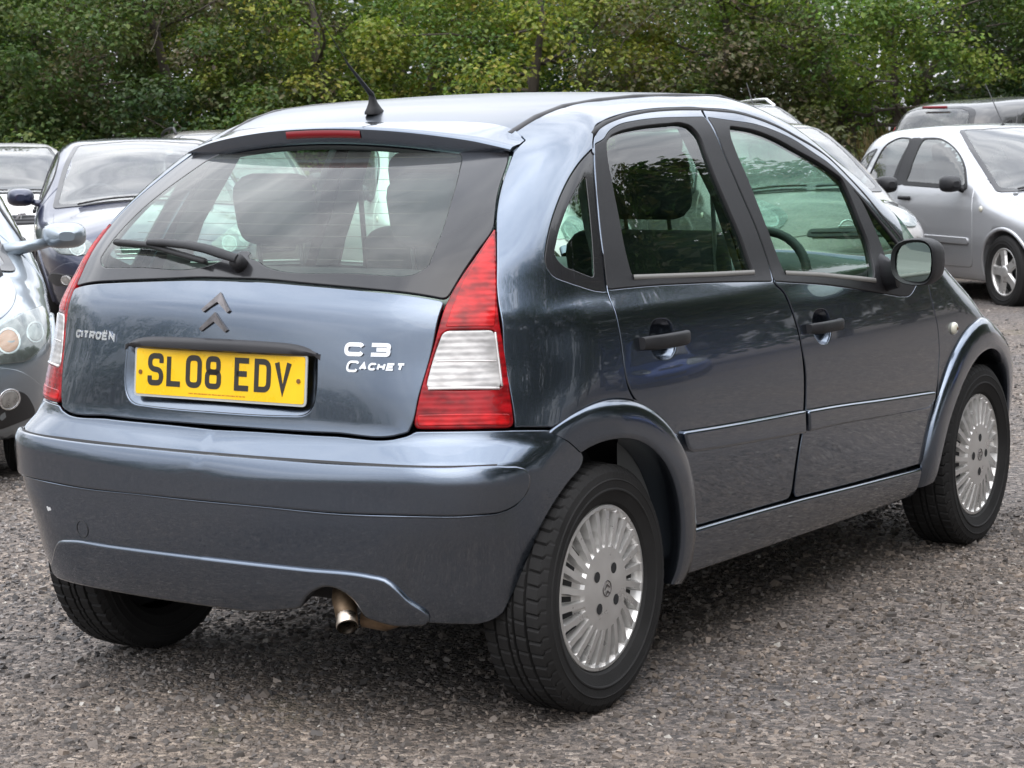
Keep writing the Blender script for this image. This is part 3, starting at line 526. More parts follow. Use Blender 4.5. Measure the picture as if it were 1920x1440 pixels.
# ---------------------------------------------------------------- ground
VD = np.array([-.54, .84])
def gz(x, y):
    s = np.asarray(x) * VD[0] + np.asarray(y) * VD[1] - 3.5
    s = np.clip(s, 0, 22); return -.0125 * np.where(s < 3, s * s / 6, s - 1.5)
def vnoise(x, y, seed=0):
    def h(i, j): 
        q = np.sin(i * 127.1 + j * 311.7 + seed * 17.3) * 43758.5453; return q - np.floor(q)
    i, j = np.floor(x), np.floor(y); u, v = x - i, y - j; u = u * u * (3 - 2 * u); v = v * v * (3 - 2 * v)
    return (h(i, j) * (1 - u) + h(i + 1, j) * u) * (1 - v) + (h(i, j + 1) * (1 - u) + h(i + 1, j + 1) * u) * v
def gfine(x, y): return .016 * (vnoise(x * .4, y * .4, 1) - .5)
def gravel_mat():
    m, t, b = nmat('crushed_gravel')
    tc = t.nodes.new('ShaderNodeTexCoord')
    def noise(sc_, d=4, r=.55):
        n = t.nodes.new('ShaderNodeTexNoise'); n.inputs['Scale'].default_value = sc_; n.inputs['Detail'].default_value = d; n.inputs['Roughness'].default_value = r; t.links.new(tc.outputs['Object'], n.inputs['Vector']); return n
    def vor(sc_):
        v = t.nodes.new('ShaderNodeTexVoronoi'); v.inputs['Scale'].default_value = sc_; v.inputs['Randomness'].default_value = 1; t.links.new(tc.outputs['Object'], v.inputs['Vector']); return v
    v1, v2 = vor(62), vor(150)
    r1 = t.nodes.new('ShaderNodeValToRGB'); e = r1.color_ramp
    e.elements[0].position = 0; e.elements[0].color = (.055, .050, .048, 1); e.elements[1].position = 1; e.elements[1].color = (.33, .295, .265, 1)
    for pos, c in ((.3, (.100, .089, .083)), (.6, (.145, .124, .11)), (.86, (.195, .17, .152))): k = e.elements.new(pos); k.color = (*c, 1)
    s1 = t.nodes.new('ShaderNodeSeparateColor'); t.links.new(v1.outputs['Color'], s1.inputs[0]); t.links.new(s1.outputs[0], r1.inputs[0])
    big = noise(.55, 5); mr = t.nodes.new('ShaderNodeValToRGB'); mr.color_ramp.elements[0].position = .35; mr.color_ramp.elements[0].color = (.85, .86, .9, 1); mr.color_ramp.elements[1].position = .68; mr.color_ramp.elements[1].color = (1.2, 1.08, .94, 1)
    t.links.new(big.outputs[0], mr.inputs[0])
    mul = t.nodes.new('ShaderNodeMix'); mul.data_type = 'RGBA'; mul.blend_type = 'MULTIPLY'; mul.inputs[0].default_value = 1; t.links.new(r1.outputs[0], mul.inputs[6]); t.links.new(mr.outputs[0], mul.inputs[7])
    # thin moss in places
    ms = noise(.8, 6, .65); mm = t.nodes.new('ShaderNodeMapRange'); mm.inputs[1].default_value = .60; mm.inputs[2].default_value = .72; mm.inputs[3].default_value = 0; mm.inputs[4].default_value = .5; t.links.new(ms.outputs[0], mm.inputs[0])
    mo = t.nodes.new('ShaderNodeMix'); mo.data_type = 'RGBA'; mo.inputs[7].default_value = (.11, .105, .045, 1); t.links.new(mm.outputs[0], mo.inputs[0]); t.links.new(mul.outputs[2], mo.inputs[6])
    t.links.new(mo.outputs[2], b.inputs['Base Color']); b.inputs['Roughness'].default_value = .85
    ad = t.nodes.new('ShaderNodeMath'); ad.operation = 'MULTIPLY_ADD'; ad.inputs[1].default_value = .5; t.links.new(v2.outputs['Distance'], ad.inputs[0]); t.links.new(v1.outputs['Distance'], ad.inputs[2])
    k = t.nodes.new('ShaderNodeBump'); k.inputs['Strength'].default_value = 1; k.inputs['Distance'].default_value = .014; k.invert = True
    t.links.new(ad.outputs[0], k.inputs['Height']); t.links.new(k.outputs[0], b.inputs['Normal'])
    return m
M['gravel'] = gravel_mat()
def axis_pts(lo, hi, fine0, fine1, d): return np.unique(np.round(np.concatenate([np.linspace(lo, fine0, 14), np.arange(fine0, fine1, d), np.linspace(fine1, hi, 14)]), 4))
gx = axis_pts(-260, 260, -24, 12, .6); gy = axis_pts(-160, 300, -10, 40, .6)
XX, YY = np.meshgrid(gx, gy, indexing='ij'); ZZ = gz(XX, YY) + gfine(XX, YY) * ((np.abs(XX) < 26) & (np.abs(YY) < 40)) - .004
MB().add(np.stack([XX.ravel(), YY.ravel(), ZZ.ravel()], 1), [tuple(reversed(f)) for f in grid_faces(len(gx), len(gy))]).build('ground', M['gravel'])['kind'] = 'structure'

# loose stones: real chippings near the lens, thinning out with distance
def stone_mat():
    m, t, b = nmat('stone_chippings'); a = t.nodes.new('ShaderNodeAttribute'); a.attribute_name = 'tone'
    t.links.new(a.outputs['Color'], b.inputs['Base Color']); b.inputs['Roughness'].default_value = .8; b.inputs['Specular IOR Level'].default_value = .35; return m
def raw_mesh(name, V, F, k, mats, cols=None, smooth=False):
    me = bpy.data.meshes.new(name); nv, nf = len(V), len(F)
    me.vertices.add(nv); me.vertices.foreach_set('co', np.asarray(V, np.float32).ravel())
    me.loops.add(nf * k); me.loops.foreach_set('vertex_index', np.asarray(F, np.int32).ravel())
    me.polygons.add(nf); me.polygons.foreach_set('loop_start', np.arange(0, nf * k, k, dtype=np.int32)); me.polygons.foreach_set('loop_total', np.full(nf, k, np.int32))
    if not smooth: me.polygons.foreach_set('use_smooth', np.zeros(nf, bool))
    me.materials.append(mats)
    if cols is not None:
        at = me.color_attributes.new('tone', 'FLOAT_COLOR', 'POINT'); at.data.foreach_set('color', np.asarray(cols, np.float32).ravel())
    me.update(); me.validate(); return me
def gravel_stones():
    rg = np.random.default_rng(5)
    pts = []
    for (x0, x1, y0, y1, dens) in ((-3.2, 4.6, -2.4, 3.2, 2250), (-7.5, 4.6, -2.4, 9.5, 330), (-12, 2.5, 6, 17, 60)):
        n = int((x1 - x0) * (y1 - y0) * dens); pts.append(np.stack([rg.uniform(x0, x1, n), rg.uniform(y0, y1, n)], 1))
    P = np.concatenate(pts)
    rel = P - np.array([3.4651, -4.5629]); fw = rel @ np.array([-.5398, .8418]); lat = rel @ np.array([.8418, .5398])
    P = P[(fw > 3.3) & (np.abs(lat) < fw * .29 + .7)]
    dist = np.linalg.norm(P - np.array([3.46, -4.56]), axis=1)
    n = len(P)
    size = np.exp(rg.normal(math.log(.0044), .42, n)).clip(.002, .013) * (1 + .05 * dist.clip(0, 12))
    base = np.array([(sx, sy, sz) for sx in (-1, 1) for sy in (-1, 1) for sz in (-1, 1)], float)
    V = base[None] * (1 + rg.normal(0, .22, (n, 8, 3))) * .62
    V[:, 1::2, :2] *= rg.uniform(.45, .95, (n, 1, 1))
    V *= (size[:, None] * np.stack([rg.uniform(.8, 1.7, n), rg.uniform(.7, 1.15, n), rg.uniform(.45, .85, n)], 1))[:, None]
    a = rg.uniform(0, 2 * math.pi, n); tx = rg.normal(0, .35, n); ty = rg.normal(0, .35, n)
    x, y, z = V[..., 0], V[..., 1], V[..., 2]
    y, z = y * np.cos(tx)[:, None] - z * np.sin(tx)[:, None], y * np.sin(tx)[:, None] + z * np.cos(tx)[:, None]
    x, z = x * np.cos(ty)[:, None] + z * np.sin(ty)[:, None], -x * np.sin(ty)[:, None] + z * np.cos(ty)[:, None]
    x, y = x * np.cos(a)[:, None] - y * np.sin(a)[:, None], x * np.sin(a)[:, None] + y * np.cos(a)[:, None]
    gzv = gz(P[:, 0], P[:, 1]) + gfine(P[:, 0], P[:, 1]) - .004
    V = np.stack([x + P[:, 0:1], y + P[:, 1:2], z + (gzv + size * rg.uniform(.0, .32, n))[:, None]], 2)
    q = np.array([(0, 1, 3, 2), (4, 6, 7, 5), (0, 4, 5, 1), (2, 3, 7, 6), (0, 2, 6, 4), (1, 5, 7, 3)])
    F = (q[None] + (np.arange(n) * 8)[:, None, None]).reshape(-1, 4)
    t = rg.beta(1.15, 2.3, n)[:, None]; br = rg.uniform(0, 1, n)[:, None]
    patch = vnoise(P[:, 0] * .9, P[:, 1] * .9, 4)[:, None]
    col = (np.array([.062, .057, .055]) * (1 - t) + np.array([.31, .272, .245]) * t) * (1 + (br * .55 + patch * .8 - .5) * np.array([.22, .06, -.12])) * (.78 + .5 * vnoise(P[:, 0] * .6 + 3, P[:, 1] * .6, 9)[:, None])
    lightm = rg.uniform(0, 1, n) > .985; col[lightm] = np.array([.38, .355, .32]) * rg.uniform(.7, 1.15, (lightm.sum(), 1))
    C = np.repeat(np.concatenate([col, np.ones((n, 1))], 1), 8, 0)
    o = link('gravel', raw_mesh('gravel', V.reshape(-1, 3), F, 4, stone_mat(), C)); o['kind'] = 'stuff'
    o['label'] = 'loose grey and brown gravel chippings spread over the yard'
    return n
gravel_stones()

# ---------------------------------------------------------------- trees
def leaf_mat():
    m, t, b = nmat('leaves'); t.nodes.remove(b); out = [n for n in t.nodes if n.type == 'OUTPUT_MATERIAL'][0]
    a = t.nodes.new('ShaderNodeAttribute'); a.attribute_name = 'tone'
    d = t.nodes.new('ShaderNodeBsdfDiffuse'); tr = t.nodes.new('ShaderNodeBsdfTranslucent'); gl = t.nodes.new('ShaderNodeBsdfGlossy'); gl.inputs['Roughness'].default_value = .45; gl.inputs[0].default_value = (.5, .5, .5, 1)
    k = t.nodes.new('ShaderNodeVectorMath'); k.operation = 'MULTIPLY'; k.inputs[1].default_value = (1.1, 1.25, .5)
    t.links.new(a.outputs['Color'], d.inputs[0]); t.links.new(a.outputs['Color'], k.inputs[0]); t.links.new(k.outputs[0], tr.inputs[0])
    m1 = t.nodes.new('ShaderNodeMixShader'); m1.inputs[0].default_value = .38; t.links.new(d.outputs[0], m1.inputs[1]); t.links.new(tr.outputs[0], m1.inputs[2])
    m2 = t.nodes.new('ShaderNodeMixShader'); m2.inputs[0].default_value = .03; t.links.new(m1.outputs[0], m2.inputs[1]); t.links.new(gl.outputs[0], m2.inputs[2]); t.links.new(m2.outputs[0], out.inputs[0])
    return m
M['leaf'] = leaf_mat(); M['bark'] = mat('bark', (.075, .062, .05), .9, bump=.8, bscale=40, var=.35, vscale=8)
M['twig'] = mat('grey_twigs', (.12, .10, .08), .9)
def leaves_arrays(cent, rad, n_per, size, hues, rg, flat=.75, droop=.0):
    """leaf-sized folded blades clustered round points; returns verts (n,4,3) and colours"""
    k = len(cent); n = k * n_per
    c = np.repeat(cent, n_per, 0); r = np.repeat(rad, n_per)[:, None]
    d = rg.normal(0, 1, (n, 3)); d /= np.linalg.norm(d, axis=1, keepdims=True); u = rg.uniform(.25, 1, n)[:, None] ** .6
    p = c + d * r * u * np.array([1, 1, flat]); p[:, 2] -= droop * (r * u)[:, 0] ** 2
    nn = d * .7 + np.array([0, 0, 1.0]) + rg.normal(0, .5, (n, 3)); nn /= np.linalg.norm(nn, axis=1, keepdims=True)
    t = np.cross(nn, rg.normal(0, 1, (n, 3))); t /= np.linalg.norm(t, axis=1, keepdims=True); b = np.cross(nn, t)
    s = (size * rg.uniform(.6, 1.35, n))[:, None]
    V = np.stack([p - t * s * .6, p + b * s * .42 + nn * s * .12, p + t * s * .6 - nn * s * .1, p - b * s * .42 + nn * s * .12], 1)
    hi = rg.integers(0, len(hues), k); hi = np.where(rg.uniform(0, 1, n) < .75, np.repeat(hi, n_per), rg.integers(0, len(hues), n))
    col = 1.95 * np.array(hues)[hi] * rg.uniform(.65, 1.3, (n, 1)) * (1 + rg.normal(0, .07, (n, 3)))
    return V, np.clip(col, .004, 1)
def limb(rg, a, b, r0, r1, n=7, wob=.12):
    a, b = np.array(a, float), np.array(b, float); L = np.linalg.norm(b - a)
    off = np.cumsum(rg.normal(0, wob * L / n, (n, 3)), 0); off -= np.linspace(0, 1, n)[:, None] * off[-1]; off -= off[0] * (1 - np.linspace(0, 1, n))[:, None]
    path = a + (b - a) * np.linspace(0, 1, n)[:, None] + off
    return path, np.linspace(r0, r1, n)
def tree(x, y, label, hues, seed, rx=2.1, h=4.5, low=.6, size=.056, n_cl=180, per=150, cl_r=(.26, .54), group='trees along the far edge of the yard', trunk_r=.13, stems=1, bare=0, open_low=0., name='broadleaf_tree', full=True):
    rg = np.random.default_rng(seed); z0 = float(gz(x, y)) - .05
    root = empty(name, (x, y, z0), 0, label, 'tree', group)
    tm = MB(); tips = []
    for s in range(stems):
        a0 = rg.uniform(0, 6.28); sp = .14 * (stems > 1)
        p0 = np.array([math.cos(a0) * sp, math.sin(a0) * sp, 0]); lean = rg.normal(0, .25, 2) * (1.6 if stems > 1 else 1)
        top = np.array([p0[0] + lean[0] * min(2, rx), p0[1] + lean[1] * min(2, rx), h * (.82 if h > 3 else .55)])
        path, rad = limb(rg, p0, top, trunk_r * (1 if stems == 1 else .62), min(.03, trunk_r * .2), 10, .22)
        tm.merge(tube(path, rad, 9))
        for q in range(9 if stems == 1 else 6):
            i = rg.integers(2, 9); a = rg.uniform(0, 6.28); L = rx * rg.uniform(.6, 1.0)
            e = path[i] + np.array([math.cos(a) * L, math.sin(a) * L, rg.uniform(-.25, .9)])
            pb, rb = limb(rg, path[i], e, rad[i] * .5, .010, 7, .2); tm.merge(tube(pb, rb, 6)); tips.append(e)
    tm.build('trunk', M['bark'], root)
    # crown: clusters through an uneven ellipsoid, more of them near the outside and low down where the yard looks in
    cz = (h + low) / 2; rz = (h - low) / 2
    C = []
    while len(C) < n_cl:
        d = rg.normal(0, 1, 3); d /= np.linalg.norm(d); f = rg.uniform(.45, 1) ** .45
        lump = 1 + .22 * math.sin(3 * math.atan2(d[1], d[0]) + seed) + .15 * math.sin(5 * d[2] + seed * 2)
        p = np.array([d[0] * rx * f * lump, d[1] * rx * f * lump, cz + d[2] * rz * f])
        low_w = 1.0 if p[2] < 4.2 else .35
        if rg.uniform() > low_w: continue
        if p[2] < low + open_low and rg.uniform() < .8: continue
        C.append(p)
    C = np.array(C); rad = rg.uniform(*cl_r, len(C))
    V, col = leaves_arrays(C, rad, per, size, hues, rg, .7, .12)
    n = len(V); me = raw_mesh('crown', V.reshape(-1, 3), np.arange(n * 4).reshape(-1, 4), 4, M['leaf'], np.repeat(np.concatenate([col, np.ones((n, 1))], 1), 4, 0))
    link('crown', me, root)
    if bare:
        bm_ = MB()
        for q in range(bare):
            c = C[rg.integers(0, len(C))]; 
            if c[2] > 4: c = c * np.array([1, 1, .5])
            e = c * np.array([1.18, 1.18, 1]) + rg.normal(0, .35, 3) + np.array([0, 0, -.2])
            pb, rb = limb(rg, c * np.array([.55, .55, 1]), e, .016, .004, 8, .25); bm_.merge(tube(pb, rb, 5, False))
        bm_.build('bare_twigs', M['twig'], root)['kind'] = 'stuff'
    return root
G = dict(
    mid=[(.030, .050, .017), (.040, .064, .020), (.050, .070, .024), (.060, .075, .026)],
    olive=[(.050, .056, .026), (.062, .064, .032), (.075, .070, .042), (.085, .072, .048), (.045, .055, .022)],
    yellow=[(.075, .092, .020), (.10, .115, .024), (.13, .135, .030), (.060, .085, .020), (.11, .10, .025)],
    bright=[(.058, .088, .020), (.075, .105, .024), (.045, .075, .020), (.095, .12, .028)],
    dark=[(.018, .032, .014), (.024, .040, .016), (.030, .046, .018)],
    grey=[(.040, .052, .034), (.055, .064, .044), (.032, .046, .030), (.070, .070, .050)])
cam2 = np.array([3.4651, -4.5629])
def at_px(px, D): return tuple(cam2 + D * np.array([-.5398, .8418]) + (px - 960) / 4200 * D * np.array([.8418, .5398]))
row = [(-330, 29, 'mid', 'mid green leafy tree standing beyond the left edge of the yard', 11, {}),
       (-90, 30.5, 'mid', 'mid green tree behind the white car at the far left', 12, {}),
       (165, 29.5, 'mid', 'dull green spreading tree above the dark blue car', 13, dict(low=.9)),
       (400, 30, 'olive', 'brownish olive hawthorn-like tree with drooping grey twigs', 14, dict(bare=26, low=.8)),
       (590, 29, 'yellow', 'small yellowing tree behind the aerial whip of the slate hatchback', 15, dict(rx=1.5, n_cl=110)),
       (770, 30.5, 'bright', 'fresh green tree over the middle of the slate hatchback roof', 16, {}),
       (1020, 29, 'yellow', 'bright lime green bushy tree right behind the slate hatchback roof', 17, dict(rx=2.0, h=4.2, low=.5)),
       (1180, 32.5, 'dark', 'dark gappy tree with sky showing through beside the lime green one', 18, dict(n_cl=110, rx=1.7)),
       (1300, 29.5, 'olive', 'olive green tree with long arching bare branches above the rear door', 19, dict(bare=30, low=.6, rx=1.7)),
       (1640, 30, 'bright', 'fresh green tree with forked bare stems above the silver hatchback', 20, dict(stems=4, low=1.75, open_low=.3, rx=2.3, trunk_r=.16, bare=8)),
       (1985, 31, 'grey', 'grey green tree with dead branches at the right end of the row', 21, dict(bare=34, low=1.0, rx=1.9)),
       (2140, 30, 'mid', 'mid green tree just past the right end of the yard', 22, {})]
for px_, D, hk, lab, seed, kw in row:
    x, y = at_px(px_, D); tree(x, y, lab, G[hk], seed, **kw)
# shrubs filling the foot of the row
for i, (px_, D, hk, lab) in enumerate(((40, 28.3, 'mid', 'low dark shrub at the foot of the trees behind the white car'), (300, 28, 'dark', 'dark ivy covered shrub between the dull green tree and the hawthorn'), (520, 28.2, 'mid', 'low green shrub behind the spoiler corner of the slate hatchback'), (700, 28.5, 'bright', 'leafy shrub just left of the roof aerial'), (880, 28.5, 'dark', 'dark low shrub behind the slate hatchback roof'), (1250, 28.5, 'mid', 'round green shrub behind the front passenger roof edge'), (1440, 29, 'olive', 'straggly olive shrub behind the black car with roof rails'), (1930, 29.2, 'dark', 'dark shrub behind the black hatchback at the right'))):
    x, y = at_px(px_, D); tree(x, y, lab, G[hk], 60 + i, rx=1.05, h=2.3, low=.05, n_cl=60, per=100, cl_r=(.25, .45), size=.062, trunk_r=.04, stems=2, group='shrubs under the trees', name='shrub')
# second rank: dark mass behind the row, and the wood round the other sides of the yard (seen in paint and glass)
def wood(name, spots, hues, seed, h, rx, n_cl, per, size, label):
    rg = np.random.default_rng(seed); Vs = []; Cs = []; tm = MB()
    for (x, y) in spots:
        big = 3.3 if x > 9.5 else 1.0; n_c = int(n_cl * big)
        hh = h * rg.uniform(.88, 1.12) * (1.8 if x > 9.5 else .62 if y < -30 else 1.0); C = []
        for _ in range(n_c):
            d = rg.normal(0, 1, 3); d /= np.linalg.norm(d); f = rg.uniform(.4, 1) ** .5
            C.append((x + d[0] * rx * f, y + d[1] * rx * f, float(gz(x, y)) + hh * .52 + d[2] * hh * .48 * f))
        V, c = leaves_arrays(np.array(C), rg.uniform(.5, .95, n_c), int(per * (1.8 if x > 9.5 else 1)), size * (.95 if x > 9.5 else 1), hues, rg); Vs.append(V); Cs.append(c)
        pa, ra = limb(rg, (x, y, float(gz(x, y)) - .1), (x + rg.normal(0, .4), y + rg.normal(0, .4), hh * .8), .16, .04, 7, .1); tm.merge(tube(pa, ra, 7))
    V = np.concatenate(Vs); c = np.concatenate(Cs); n = len(V)
    o = link(name, raw_mesh(name, V.reshape(-1, 3), np.arange(n * 4).reshape(-1, 4), 4, M['leaf'], np.repeat(np.concatenate([c, np.ones((n, 1))], 1), 4, 0)))
    tag(o, label, None, None, 'stuff'); t_ = tm.build('trunks', M['bark'], o); t_['kind'] = 'stuff'
rgw = np.random.default_rng(3)
wood('far_wood', [at_px(px_ + rgw.uniform(-40, 40), 35 + rgw.uniform(-1, 1.5)) for px_ in range(-600, 2600, 150) if not (1500 < px_ < 1800 or 1150 < px_ < 1260)], G['dark'] + G['mid'], 41, 4.4, 1.8, 70, 60, .13, 'dense dark wood behind the row of trees')
ring = [(11.5 + rgw.uniform(-.8, 1.2), y) for y in np.arange(-4, 52, 3.2)] + [(x, -36 + rgw.uniform(-1.5, 1.5)) for x in np.arange(-34, 9, 3.6)] + [(-21 + rgw.uniform(-1.5, 1.5), y) for y in np.arange(-19, 6, 3.6)]
wood('wood_round_the_yard', ring, G['dark'] + G['mid'] + G['olive'], 42, 7.0, 2.2, 60, 34, .22, 'trees round the other sides of the yard seen only in reflections')
# dry bank under the forked tree
bk = MB(); bx_ = np.linspace(1380, 2400, 40); V = []
for px_ in bx_:
    for D, z in ((31, -.05), (32.5, .5), (34.5, 1.15), (39, 1.5), (60, 1.2)):
        x, y = at_px(px_, D); V.append((x, y, float(gz(x, y)) + z * min(1, (px_ - 1380) / 150) + .12 * math.sin(px_ * .021 + D)))
bk.add(V, grid_faces(40, 5)); o = bk.build('grass_bank', mat('dry_grass', (.30, .24, .13), .95, bump=1, bscale=30, var=.35, vscale=3)); o['kind'] = 'structure'
rg = np.random.default_rng(77); n = 9000
pxs = rg.uniform(1420, 2300, n); Ds = rg.uniform(30.4, 35, n); B = np.array([at_px(a, d) for a, d in zip(pxs, Ds)])
bz = gz(B[:, 0], B[:, 1]) + np.interp(Ds, [30.4, 31, 32.5, 34.5, 39], [-.05, -.05, .5, 1.15, 1.5]); hgt = rg.uniform(.25, .7, n); ang = rg.uniform(0, 3.14, n); w = .012; ln = rg.normal(0, .16, (n, 2))
V = np.stack([np.stack([B[:, 0] - w * np.cos(ang), B[:, 1] - w * np.sin(ang), bz], 1), np.stack([B[:, 0] + w * np.cos(ang), B[:, 1] + w * np.sin(ang), bz], 1), np.stack([B[:, 0] + ln[:, 0], B[:, 1] + ln[:, 1], bz + hgt], 1)], 1)
c = np.array([.26, .20, .11]) * rg.uniform(.5, 1.5, (n, 1)); c = np.where(rg.uniform(0, 1, (n, 1)) < .3, np.array([.09, .10, .035]), c)
o = link('dry_grass', raw_mesh('dry_grass', V.reshape(-1, 3), np.arange(n * 3).reshape(-1, 3), 3, M['leaf'], np.repeat(np.concatenate([c, np.ones((n, 1))], 1), 3, 0))); tag(o, 'tall dry grass on the bank under the forked tree', None, None, 'stuff')
# ---------------------------------------------------------------- wheels (shared by every car)
def tyre_mb(Rt=.302, w=.185, rr=.205, tread=True, seg=336):
    h = w / 2
    prof = [(-h*.62, rr - .012), (-h*.86, rr + .004), (-h*.97, rr + (Rt-rr)*.30), (-h*1.005, rr + (Rt-rr)*.33), (-h*1.005, rr + (Rt-rr)*.36), (-h*.985, rr + (Rt-rr)*.39), (-h*1.0, rr + (Rt-rr)*.56), (-h*1.012, rr + (Rt-rr)*.59), (-h*.985, rr + (Rt-rr)*.62), (-h*.95, rr + (Rt-rr)*.78), (-h*.86, Rt - .010)]
    ribs = []
    if tread:
        xs = [-.80, -.52, -.49, -.43, -.40, -.13, -.10, -.04, -.01]
        half = [(-.80, Rt-.0035, 2), (-.50, Rt-.001, 2), (-.485, Rt-.009, 0), (-.43, Rt-.009, 0), (-.415, Rt, 1), (-.14, Rt, 1), (-.125, Rt-.009, 0), (-.07, Rt-.009, 0), (-.055, Rt, 1)]
        tr = [(a * h, r, k) for a, r, k in half] + [(-a * h, r, k) for a, r, k in reversed(half)]
    else:
        tr = [(-.8*h, Rt-.003, 0), (-.4*h, Rt, 0), (.4*h, Rt, 0), (.8*h, Rt-.003, 0)]
    full = [(a, r, 3 if i >= 9 and tread else 0) for i, (a, r) in enumerate(prof)] + tr + [(-a, r, 3 if i >= 9 and tread else 0) for i, (a, r) in reversed(list(enumerate(prof)))]
    V = []
    for k in range(seg):
        t = 2 * math.pi * k / seg
        for a, r, kind in full:
            q = r; tt = t
            if kind in (2, 3) and k % 6 == 0: q -= .006 if kind == 2 else .0022
            if kind == 1 and (k + (2 if a > 0 else 0)) % 7 == 0: q -= .003
            if kind in (1, 2): tt += a * .5
            V.append((a, q * math.cos(tt), q * math.sin(tt)))
    return MB().add(V, grid_faces(seg, len(full), True, False), smooth=False)
def cover_mb(rr=.205, x=0.0):
    """turbine wheel cover: 24 swept blades between a dished centre and a rim lip; facing +x"""
    n = 24; sub = 14; rad = [0, .02, .024, .05, .072, .092, .1, .106, .115, .13, .145, .16, .172, .180, .186, .192, .2, rr, rr + .002]
    V = []; mats = []
    for i, r in enumerate(rad):
        dome = .020 - .016 * (r / rr) ** 2
        for k in range(n * sub):
            t = (k / sub) % 1
            sweep = .07 * max(0, (r - .1) / .1)
            a = 2 * math.pi * k / (n * sub) - sweep
            z = dome
            if .1 < r < .187:
                e = min(1, max(0, (r - .1) / .008)) * min(1, max(0, (.188 - r) / .006))
                fs = .56 * (.105 / r) ** .75
                edge = 1 if t >= fs else 0
                z -= e * edge * (.010 + .016 * ((r - .1) / .085))
            if r > .187: z += .003
            if r >= rr: z -= .010
            if r > rr: z -= .015
            V.append((x + z, r * math.cos(a), r * math.sin(a)))
    N = n * sub; F = grid_faces(len(rad), N, False, True); F = [tuple(reversed(q)) for q in F]
    mb = MB().add(V, F, smooth=False)
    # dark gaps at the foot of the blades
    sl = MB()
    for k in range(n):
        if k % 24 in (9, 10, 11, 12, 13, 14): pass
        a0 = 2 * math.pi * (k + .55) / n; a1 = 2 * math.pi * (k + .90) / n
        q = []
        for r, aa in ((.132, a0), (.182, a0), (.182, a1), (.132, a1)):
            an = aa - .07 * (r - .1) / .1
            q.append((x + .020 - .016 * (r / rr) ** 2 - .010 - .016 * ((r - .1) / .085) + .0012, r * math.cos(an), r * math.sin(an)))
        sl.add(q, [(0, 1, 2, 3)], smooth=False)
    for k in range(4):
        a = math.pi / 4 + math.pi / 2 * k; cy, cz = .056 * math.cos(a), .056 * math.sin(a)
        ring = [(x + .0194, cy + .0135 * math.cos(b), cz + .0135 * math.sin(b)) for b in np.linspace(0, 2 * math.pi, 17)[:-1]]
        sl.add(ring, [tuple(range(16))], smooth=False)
    return mb, sl
def alloy_mb(rr=.19, spokes=5, twin=False, w=.30, x=0.0):
    """spoked alloy: rim lip, barrel and spokes; facing +x"""
    mb = MB()
    prof = [(x - .11, rr - .02), (x - .02, rr - .018), (x + .006, rr - .014), (x + .012, rr - .004), (x + .004, rr + .004), (x - .02, rr)]
    mb.merge(lathe_x(prof, 72))
    hub = [(x + .0, .0), (x + .012, .0), (x + .014, .03), (x + .008, .055), (x - .03, .06)]
    mb.merge(lathe_x(hub[1:], 40))
    for k in range(spokes):
        subs = (-.16, .16) if twin else (0,)
        for s in subs:
            a = 2 * math.pi * k / spokes + s + math.pi / 2
            c, d = math.cos(a), math.sin(a)
            V = []
            for r, hw, zz in ((.03, w * .12, .010), (.08, w * .11, .004), (.13, w * .105, .0), (rr - .014, w * .13, .004)):
                hw *= .62 if twin else 1
                for q, dz in ((-1, -.018), (-.75, 0), (.75, 0), (1, -.018)):
                    V.append((x + zz + dz, c * r - d * hw * q, d * r + c * hw * q))
            mb.add(V, [tuple(reversed(f)) for f in grid_faces(4, 4)], smooth=False)
    return mb

def bolt_cup(mb, x, y, z, r): mb.merge(lathe_x([(x, 0.001), (x + .004, r * .6), (x, r)], 12, (0, y, z)))

# stroke lettering ------------------------------------------------
def fil(pts, r, closed=False, k=6):
    P = [np.array(p, float) for p in pts]; n = len(P); out = []
    for i in range(n):
        if not closed and i in (0, n - 1): out.append(P[i]); continue
        a, b, c = P[i - 1], P[i], P[(i + 1) % n]
        rr = r if np.isscalar(r) else r[i]
        d1 = np.linalg.norm(a - b); d2 = np.linalg.norm(c - b); q = min(rr, d1 * .49, d2 * .49)
        if q < 1e-4: out.append(b); continue
        A = b + (a - b) / d1 * q; B = b + (c - b) / d2 * q
        for t in np.linspace(0, 1, k): out.append((1 - t) ** 2 * A + 2 * t * (1 - t) * b + t * t * B)
    return np.array(out)
def ribbon(path, w, closed=False, h=0.001):
    """flat stroke with small thickness h in (u, v, n) space"""
    n = len(path); L = []; Rr = []
    for i in range(n):
        a = path[i - 1] if (i or closed) else path[i]; b = path[(i + 1) % n] if (i < n - 1 or closed) else path[i]
        d1 = path[i] - a; d2 = b - path[i]
        d1 = d1 / (np.linalg.norm(d1) + 1e-9) if np.linalg.norm(d1) > 1e-9 else d2 / np.linalg.norm(d2)
        d2 = d2 / (np.linalg.norm(d2) + 1e-9) if np.linalg.norm(d2) > 1e-9 else d1
        t = d1 + d2; t = t / (np.linalg.norm(t) + 1e-9); m = np.array([-t[1], t[0]])
        k = min(1 / max(abs(m @ np.array([-d1[1], d1[0]])), .35), 2.2)
        L.append(path[i] + m * w / 2 * k); Rr.append(path[i] - m * w / 2 * k)
    V = [(*p, h) for p in L] + [(*p, h) for p in Rr] + [(*p, 0) for p in L] + [(*p, 0) for p in Rr]
    F = []
    for i in range(n if closed else n - 1):
        j = (i + 1) % n
        F += [(i, n + i, n + j, j), (i, j, 2*n + j, 2*n + i), (n + j, n + i, 3*n + i, 3*n + j)]
    if not closed: F += [(0, 2*n, 3*n, n), (n-1, 2*n-1, 4*n-1, 3*n-1)]
    return V, F
